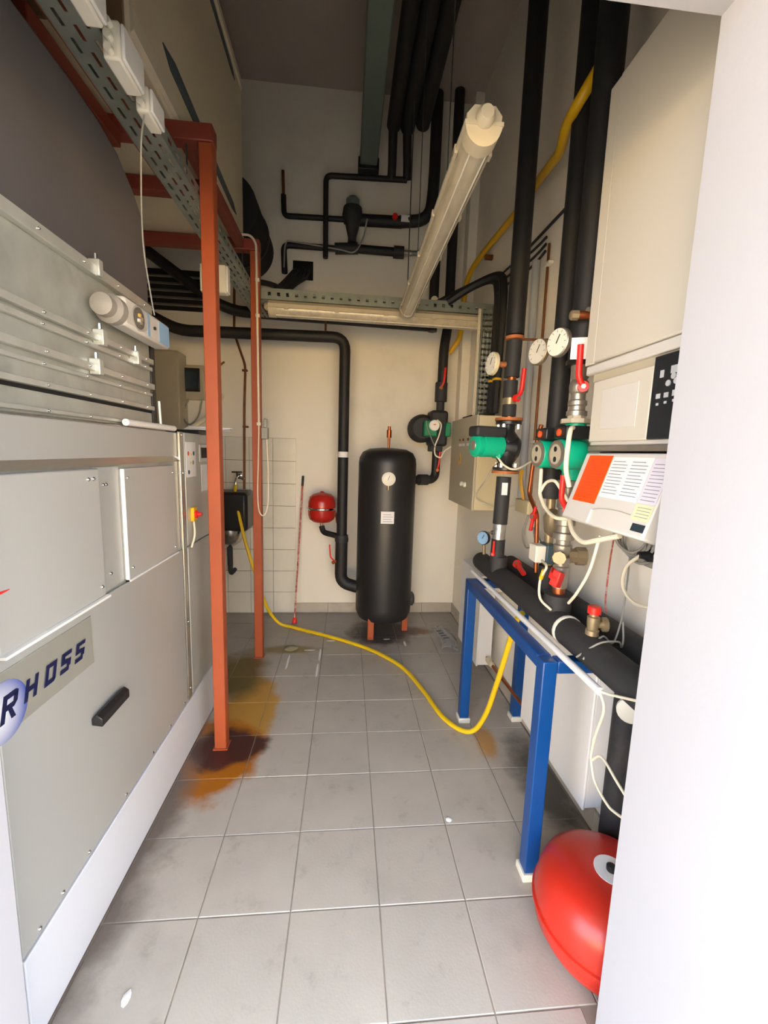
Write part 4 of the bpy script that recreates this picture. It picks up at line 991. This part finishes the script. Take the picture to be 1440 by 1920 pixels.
for y, z, w_, h_ in ((1.025, 1.752, .012, .018), (.985, 1.757, .022, .018), (1.030, 1.698, .014, .012), (1.003, 1.698, .014, .012), (.976, 1.700, .014, .014), (1.030, 1.678, .008, .006), (1.003, 1.680, .008, .006), (.976, 1.682, .008, .006)):
    box('button', 'button', pn, BX+.0025, BX+.0045, y-w_/2, y+w_/2, z-h_/2, z+h_/2)
for y, z in ((1.000, 1.726), (.975, 1.728), (.985, 1.741)):
    MB().cyl((BX+.0045, y, z), (BX+.0015, y, z), .0075, None, 14).build('button', 'button', pn)
box('support_rail', 'nickel', bo, BX+.012, XR-.002, BY0, BY1-.05, 1.560, 1.578, .003)
box('underside', 'black2', bo, BX+.05, XR-.002, BY0, BY1-.06, 1.50, 1.559)

# hinged controller cover hanging below, tilted into the room
fl = thing('controller_cover', 'tilted grey cover with orange and white stickers under the boiler', 'cover', (.75, 1.12, 1.34))
ft, fbm = Vector((.780, 0, 1.556)), Vector((.712, 0, 1.344))
dn = (fbm-ft); LN = dn.length; dn.normalize(); nr = Vector((0, 1, 0)).cross(dn).normalized()
if nr.x > 0: nr = -nr
def on(a, d, k=0.): return ft+dn*d+Vector((0, a, 0))+nr*k
def slab(name, mat, y0, y1, d0, d1, k0, k1, parent, bevel=0):
    c = (on(y0, d0, k0)+on(y1, d1, k1))/2
    return MB().obox(c, (0, (y1-y0)/2, 0), dn*((d1-d0)/2), nr*((k1-k0)/2)).build(name, mat, parent, bevel)
cv = slab('cover', 'boilerpl', .935, 1.320, 0, LN, -.045, 0, fl, .006)
slab('orange_sticker', 'orangelabel', 1.172, 1.292, .010, .160, 0, .0012, cv)
wl = slab('instruction_sheet', 'paper', 1.005, 1.168, .014, .135, 0, .0010, cv)
ll = slab('lilac_sheet', 'lilac', .937, 1.000, .016, .133, 0, .0010, cv)
yl = slab('yellow_sheet', 'yellowpaper', .937, 1.000, .137, .178, 0, .0010, cv)
for k in range(11):
    d = .026+.0094*k
    for y0, y1 in ((1.095, 1.160), (1.015, 1.078)):
        slab('printed_line', 'ink', y0+(.012 if k % 4 == 0 else 0), y1, d, d+.0022, .0010, .0014, wl)
    slab('printed_line', 'ink', .943, .993, d+.004, d+.006, .0010, .0014, ll)
for k in range(14):
    slab('printed_line', 'leverred', 1.185, 1.280, .022+.0094*k, .0232+.0094*k, .0012, .0015, cv)
for k in range(4): slab('printed_line', 'ink', .943, .990, .144+.008*k, .1455+.008*k, .0010, .0014, yl)
slab('display', 'lcd', .94, .985, .186, .206, 0, .0015, cv)
slab('highlight_edge', 'white', 1.168, 1.174, .178, LN-.004, 0, .003, cv)
MB().spline([on(1.165, .176, .002), on(1.12, .168, .002), on(1.06, .165, .002), on(1.005, .168, .002)], .0012, 6).build('groove', 'cab', cv)

# ---- cables around the boiler
cable('pump_cable', 'white cable hanging from the twin pump beside the orange sticker', 'cable', [(.775, 1.41, 1.640), (.745, 1.37, 1.63), (.730, 1.35, 1.58), (.728, 1.345, 1.50), (.745, 1.345, 1.44)], .008)
cable('pump_cable', 'white cable looping left of the red lever under pumps', 'cable', [(.755, 1.58, 1.49), (.752, 1.57, 1.44), (.750, 1.56, 1.39), (.748, 1.50, 1.345), (.745, 1.42, 1.325), (.765, 1.36, 1.33)], .007)
cable('pump_cable', 'white cable arching behind the red lever', 'cable', [(.750, 1.565, 1.40), (.762, 1.545, 1.44), (.772, 1.50, 1.45), (.785, 1.47, 1.42), (.80, 1.44, 1.38)], .006)
cable('boiler_cable', 'thick white cable sagging below the tilted cover', 'cable', [(.765, 1.36, 1.33), (.752, 1.31, 1.295), (.748, 1.24, 1.275), (.750, 1.17, 1.295), (.765, 1.09, 1.325)], .008)
cable('boiler_cable', 'white cable dropping from the cover to the header collar', 'cable', [(.760, 1.17, 1.31), (.757, 1.175, 1.28), (.755, 1.20, 1.19), (.758, 1.26, 1.10), (.765, 1.315, 1.045)], .005)
cable('sensor_cable', 'white sensor cable with yellow sleeve beside the red butterfly valve', 'cable', [(.80, 1.60, 1.12), (.770, 1.50, 1.12), (.765, 1.53, 1.06), (.765, 1.52, .99), (.785, 1.465, .962)], .005)
tag(MB().tube([(.768, 1.512, 1.105), (.765, 1.528, 1.065)], .008, 8).build('cable_sleeve', 'sign', None), 'yellow sleeve on the sensor cable above the front header', 'sleeve')
co = thing('cable_coil', 'coil of grey cable hanging on the wall under the tilted cover', 'cable coil', (1.0, 1.32, 1.20))
for k in range(4):
    MB().torus((1.035-.012*k, 1.36+.004*k, 1.265+.006*k), (1, .06*k, .03*(k-1)), .088-.006*k, .005, 30, 6).build('coil_turn', 'greycable', co)
cable('capillary', 'thin red-brown wire hanging down to the rear header', 'pinkred', [(1.03, 1.50, 1.24), (.99, 1.45, 1.15), (.955, 1.40, 1.03), (.950, 1.38, .985)], .003)
cable('capillary', 'thin grey wire hanging from the coil between the headers', 'greycable', [(1.03, 1.40, 1.21), (.98, 1.33, 1.10), (.93, 1.27, 1.00), (.895, 1.25, .93), (.84, 1.23, .962), (.765, 1.20, .90)], .003)
cable('capillary', 'thin grey wire curling over the front header pipe', 'greycable', [(.93, 1.26, 1.0), (.92, 1.235, .95), (.905, 1.22, .93), (.87, 1.19, .963), (.80, 1.18, .963), (.764, 1.235, .89)], .003)
ou = thing('wall_socket', 'grey wall socket with black plug beside the white jamb', 'socket', (1.05, 1.36, 1.18))
box('socket_plate', 'greypl', ou, 1.043, XR-.001, 1.245, 1.345, 1.17, 1.27, .004)
MB().lathe((1.045, 1.305, 1.215), (-1, .1, .05), [(.022, 0), (.022, .022), (.014, .032), (.012, .050)], 14).build('plug', 'blackpl', ou)
cable('plug_cable', 'white cable curving down from the black plug', 'cable', [(1.0, 1.31, 1.215), (.97, 1.33, 1.17), (.965, 1.33, 1.10), (.965, 1.27, 1.065), (.965, 1.18, 1.08), (.97, 1.05, 1.14)], .006)

# ---- electrical cabinet on the right wall
ec = thing('electrical_cabinet', 'grey electrical cabinet with yellow warning triangle on right wall', 'cabinet', (.95, 3.08, 1.165))
box('cabinet_body', 'cabcream', ec, .868, XR-.001, 2.765, 3.41, 1.165, 1.800, .004)
dr = box('cabinet_door', 'cab', ec, .850, .867, 2.760, 3.415, 1.162, 1.803, .005)
MB().prism([(-.033, 0), (.033, 0), (0, .085)], (.849, 3.13, 1.47), (0, 1, 0), (0, 0, 1), (.0015, 0, 0)).build('warning_triangle', 'sign', dr, smooth=False)
MB().prism([(-.004, .0), (.008, .018), (.002, .020), (.010, .042), (-.008, .020), (-.001, .018)], (.8485, 3.13, 1.485), (0, 1, 0), (0, 0, 1), (.001, 0, 0)).build('flash_symbol', 'blackpl', dr, smooth=False)
for y in (3.02, 2.94): MB().lathe((.850, y, 1.325), (-1, 0, 0), [(.018, 0), (.018, .012), (.010, .02)], 14).build('lock_knob', 'whitepl', dr)
for y in (2.93, 3.05, 3.14):
    box('name_strip', 'paper', dr, .8485, .850, y-.035, y+.035, 1.600, 1.618)
    MB().cyl((.850, y, 1.645), (.843, y, 1.645), .010, None, 12).build('indicator_light', 'oldcopper', dr)
box('rain_hood', 'blackpl', ec, .90, .99, 3.10, 3.30, 1.803, 1.83, .006)
box('cable_entry', 'blackpl', ec, .90, .985, 2.80, 2.90, 1.803, 1.822, .004)
for k in range(2):
    cable('black_hose', ['far one of two thick black cables bending down to electrical cabinet', 'near one of two thick black cables bending down to electrical cabinet'][k], 'black', [(.62+.07*k, 3.155-.06*k, 2.60), (.80+.03*k, 3.08-.06*k, 2.68), (.955+.012*k, 2.97-.085*k, 2.72-.01*k), (.985, 2.90-.09*k, 2.62), (.985, 2.89-.09*k, 2.35), (.980, 2.89-.085*k, 1.82)], .028, 'cable', 'thick black cables above the cabinet')
    tag(MB().lathe((.982, 2.89-.087*k, 2.03), (0, 0, 1), [(.0285, 0), (.031, .002), (.031, .014), (.0285, .016)], 16).build('cable_tie', 'sign', None), ['yellow tie around the far thick black cable', 'yellow tie around the near thick black cable'][k], 'cable tie', 'yellow cable ties')
for k in range(3):
    cable('wall_cable', ['uppermost', 'middle', 'lowest'][k]+' of three dark cables on right wall behind slim riser', 'black2', [(.97, 2.98-.05*k, 2.70-.05*k), (1.02, 2.80, 2.74-.05*k), (1.045, 2.60, 2.72-.045*k), (1.048, 2.45, 2.71-.04*k), (1.048, 2.36, 2.71-.035*k)], .007, 'cable', 'dark cables along the right wall')
cable('wall_cable', 'single dark cable on the right wall passing behind both risers', 'black2', [(1.048, 2.62, 2.76), (1.048, 2.2, 2.75), (1.048, 1.7, 2.74), (1.048, 1.2, 2.74)], .008)
cable('wall_cable', 'dark cable high on the right wall between the risers', 'black2', [(1.048, 2.15, 3.62), (1.048, 1.7, 3.62), (1.048, 1.2, 3.62)], .010)
gt = thing('wall_conduit', 'grey plastic conduit standing on the right wall behind pumps', 'conduit', (1.04, 2.36, 1.3))
cyl('conduit_run', 'button', gt, (1.036, 2.40, 1.30), (1.036, 2.44, 2.62), .022, None, 14)
MB().tube([(1.048, 2.30, 1.30), (1.048, 2.32, 2.66)], .007, 8).build('brown_cable', 'oldcopper', gt)
for z in (2.55, 2.12, 1.62): box('conduit_clip', 'whitepl', gt, 1.030, XR-.001, 2.27, 2.345, z-.008, z+.008, .002)
jw = thing('junction_box', 'cream junction box on the right wall beside the slim riser foot', 'junction box', (1.04, 2.36, 1.24))
box('box_body', 'cabcream', jw, 1.01, XR-.001, 2.24, 2.42, 1.215, 1.290, .005)
for k in range(3): cable('earth_wire', ['near', 'middle', 'far'][k]+' one of three yellow earth wires behind slim riser', 'sign', [(1.02, 2.36+.015*k, 1.46), (1.01, 2.35+.012*k, 1.40), (1.03, 2.34+.010*k, 1.29)], .005, 'wire', 'earth wires behind the riser')
cable('sensor_loop', 'grey sensor cable loop hanging behind the slim riser foot', 'greycable', [(1.04, 2.28, 1.22), (1.02, 2.30, 1.10), (1.02, 2.24, 1.03), (1.03, 2.16, 1.07), (1.03, 2.19, 1.15), (1.03, 2.10, 1.10), (.99, 1.98, 1.09)], .005)
cable('white_cable', 'thin white cables looping across the electrical cabinet side', 'cable', [(.760, 2.10, 1.50), (.80, 2.35, 1.40), (.84, 2.60, 1.32), (.86, 2.70, 1.26), (.92, 2.74, 1.22), (.98, 2.60, 1.20), (1.03, 2.42, 1.25)], .005)
cable('white_cable', 'thin white cable from single pump to the right wall', 'cable', [(.745, 2.06, 1.54), (.775, 2.02, 1.49), (.83, 2.0, 1.475), (.95, 2.05, 1.53), (1.04, 2.10, 1.56)], .005)

# ---- yellow gas pipe
gp = thing('gas_pipe', 'yellow gas pipe winding along the upper right wall', 'pipe', (1.0, 2.8, 2.42))
MB().tube([(.871, 1.63, 2.920), (.826, 1.68, 2.832), (.843, 1.80, 2.845), (.900, 1.95, 2.852), (.980, 2.35, 2.98), (1.0, 2.65, 3.0), (1.0, 3.43, 3.06), (.955, 3.60, 2.98), (.950, 3.67, 2.78), (.945, 3.68, 2.52), (.865, 3.72, 2.40)], .021, 12, .10).build('pipe_run', 'gasyellow', gp)
for y in (2.6, 3.3): box('pipe_clip', 'oldcopper', gp, 1.0, XR-.001, y-.012, y+.012, 2.99, 3.02)

# ================================================================== on the floor
ho = thing('garden_hose', 'yellow hose snaking from the sink tap across floor to stand', 'hose', (0, 2.9, 0))
MB().spline([(-.955, 3.735, 1.215), (-.940, 3.66, 1.14), (-.885, 3.57, .95), (-.82, 3.52, .72), (-.735, 3.50, .45), (-.655, 3.50, .20), (-.56, 3.52, .05), (-.44, 3.50, .016), (-.20, 3.36, .015), (.02, 3.22, .015), (.23, 3.05, .015), (.42, 2.80, .015), (.52, 2.50, .015), (.58, 2.24, .015), (.655, 2.10, .018), (.72, 2.045, .05), (.765, 2.0, .18), (.785, 1.93, .40), (.79, 1.83, .66), (.79, 1.78, .78), (.80, 1.74, .84)], .0135, 10, 10).build('hose_run', 'yellow', ho)
MB().lathe((-.955, 3.735, 1.19), (0, 0, 1), [(.017, 0), (.017, .03)], 10).build('hose_clamp', 'chrome', ho)
# crumpled plastic bag
def bag():
    nx, ny = 9, 13; mb = MB(); vs = []; fs = []
    for j in range(ny):
        for i in range(nx):
            a, b = i/(nx-1), j/(ny-1)
            x = .775+.135*a+.03*math.sin(3*b)+random.uniform(-.006, .006)
            y = 3.08+.40*b+.02*math.sin(5*a)
            z = .004+.022*abs(math.sin(7*a+4*b))*math.sin(PI*min(max(a, .02), .98))+random.uniform(0, .006)
            vs.append((x, y, z))
    for j in range(ny-1):
        for i in range(nx-1):
            k = j*nx+i; fs.append((k, k+1, k+nx+1, k+nx))
    return mb.add(vs, fs)
bg_ = thing('plastic_bag', 'crumpled clear plastic bag with dark print on the floor', 'bag', (.84, 3.28, 0))
bm_ = bag().build('film', 'plastic', bg_)
so_ = bm_.modifiers.new('thickness', 'SOLIDIFY'); so_.thickness = .0012
for k in range(4):
    MB().obox((.815+.010*k, 3.36-.045*k, .034), (.022, .006, 0), (.003, -.010, 0), (0, 0, .0008)).build('print_mark', 'navy', bg_)
def lump(x, y, sx, sy, sz, label, mat, group=None, name='plaster_chip', cat='debris'):
    mb = MB(); n = 9; rings = []
    for h, s in ((0, 1), (.45, .92), (.8, .6), (1, .2)):
        i = len(mb.v)
        for k in range(n):
            r = s*random.uniform(.8, 1.1)
            mb.v.append(Vector((x+sx*r*math.cos(2*PI*k/n), y+sy*r*math.sin(2*PI*k/n), .001+sz*h)))
        rings.append(i)
    for a, b in zip(rings, rings[1:]): mb.bridge(a, b, n)
    mb.f.append(tuple(rings[0]+k for k in reversed(range(n)))); mb.f.append(tuple(rings[-1]+k for k in range(n)))
    return tag(mb.build(name, mat, None), label, cat, group)
lump(-.40, 3.12, .055, .035, .03, 'flat greenish dirt lump beside the far red post', 'dirtlump', None, 'dirt_lump')
lump(-.585, 1.025, .012, .020, .006, 'white plaster chip on the floor near the chiller', 'chip')
lump(.46, 1.545, .014, .014, .006, 'white plaster chip in the middle of the floor', 'chip')
for k, (x, y, dx, dy) in enumerate(((-.175, 3.03, .008, .10), (-.18, 2.80, .008, .10), (-.40, 2.92, .008, .12), (.50, 3.20, .010, .05), (-.26, 3.10, .05, .010), (.36, 3.28, .03, .01), (-.10, 3.26, .04, .012), (-.25, 3.42, .07, .02))):
    lump(x, y, dx, dy, .002, 'thin white plaster smear on the far floor tiles', 'chip', 'white plaster smears', 'plaster_smear')
# cover disc seen beside the jamb
fx = thing('cover_disc', 'white round cover on the black downpipe beside the jamb', 'cover', (.98, 1.235, .68))
MB().lathe((.985, 1.245, .690), (-.5, -.86, 0), [(.030, -.01), (.045, 0), (.045, .012), (.035, .018)], 20).build('cover_face', 'whitepl', fx)
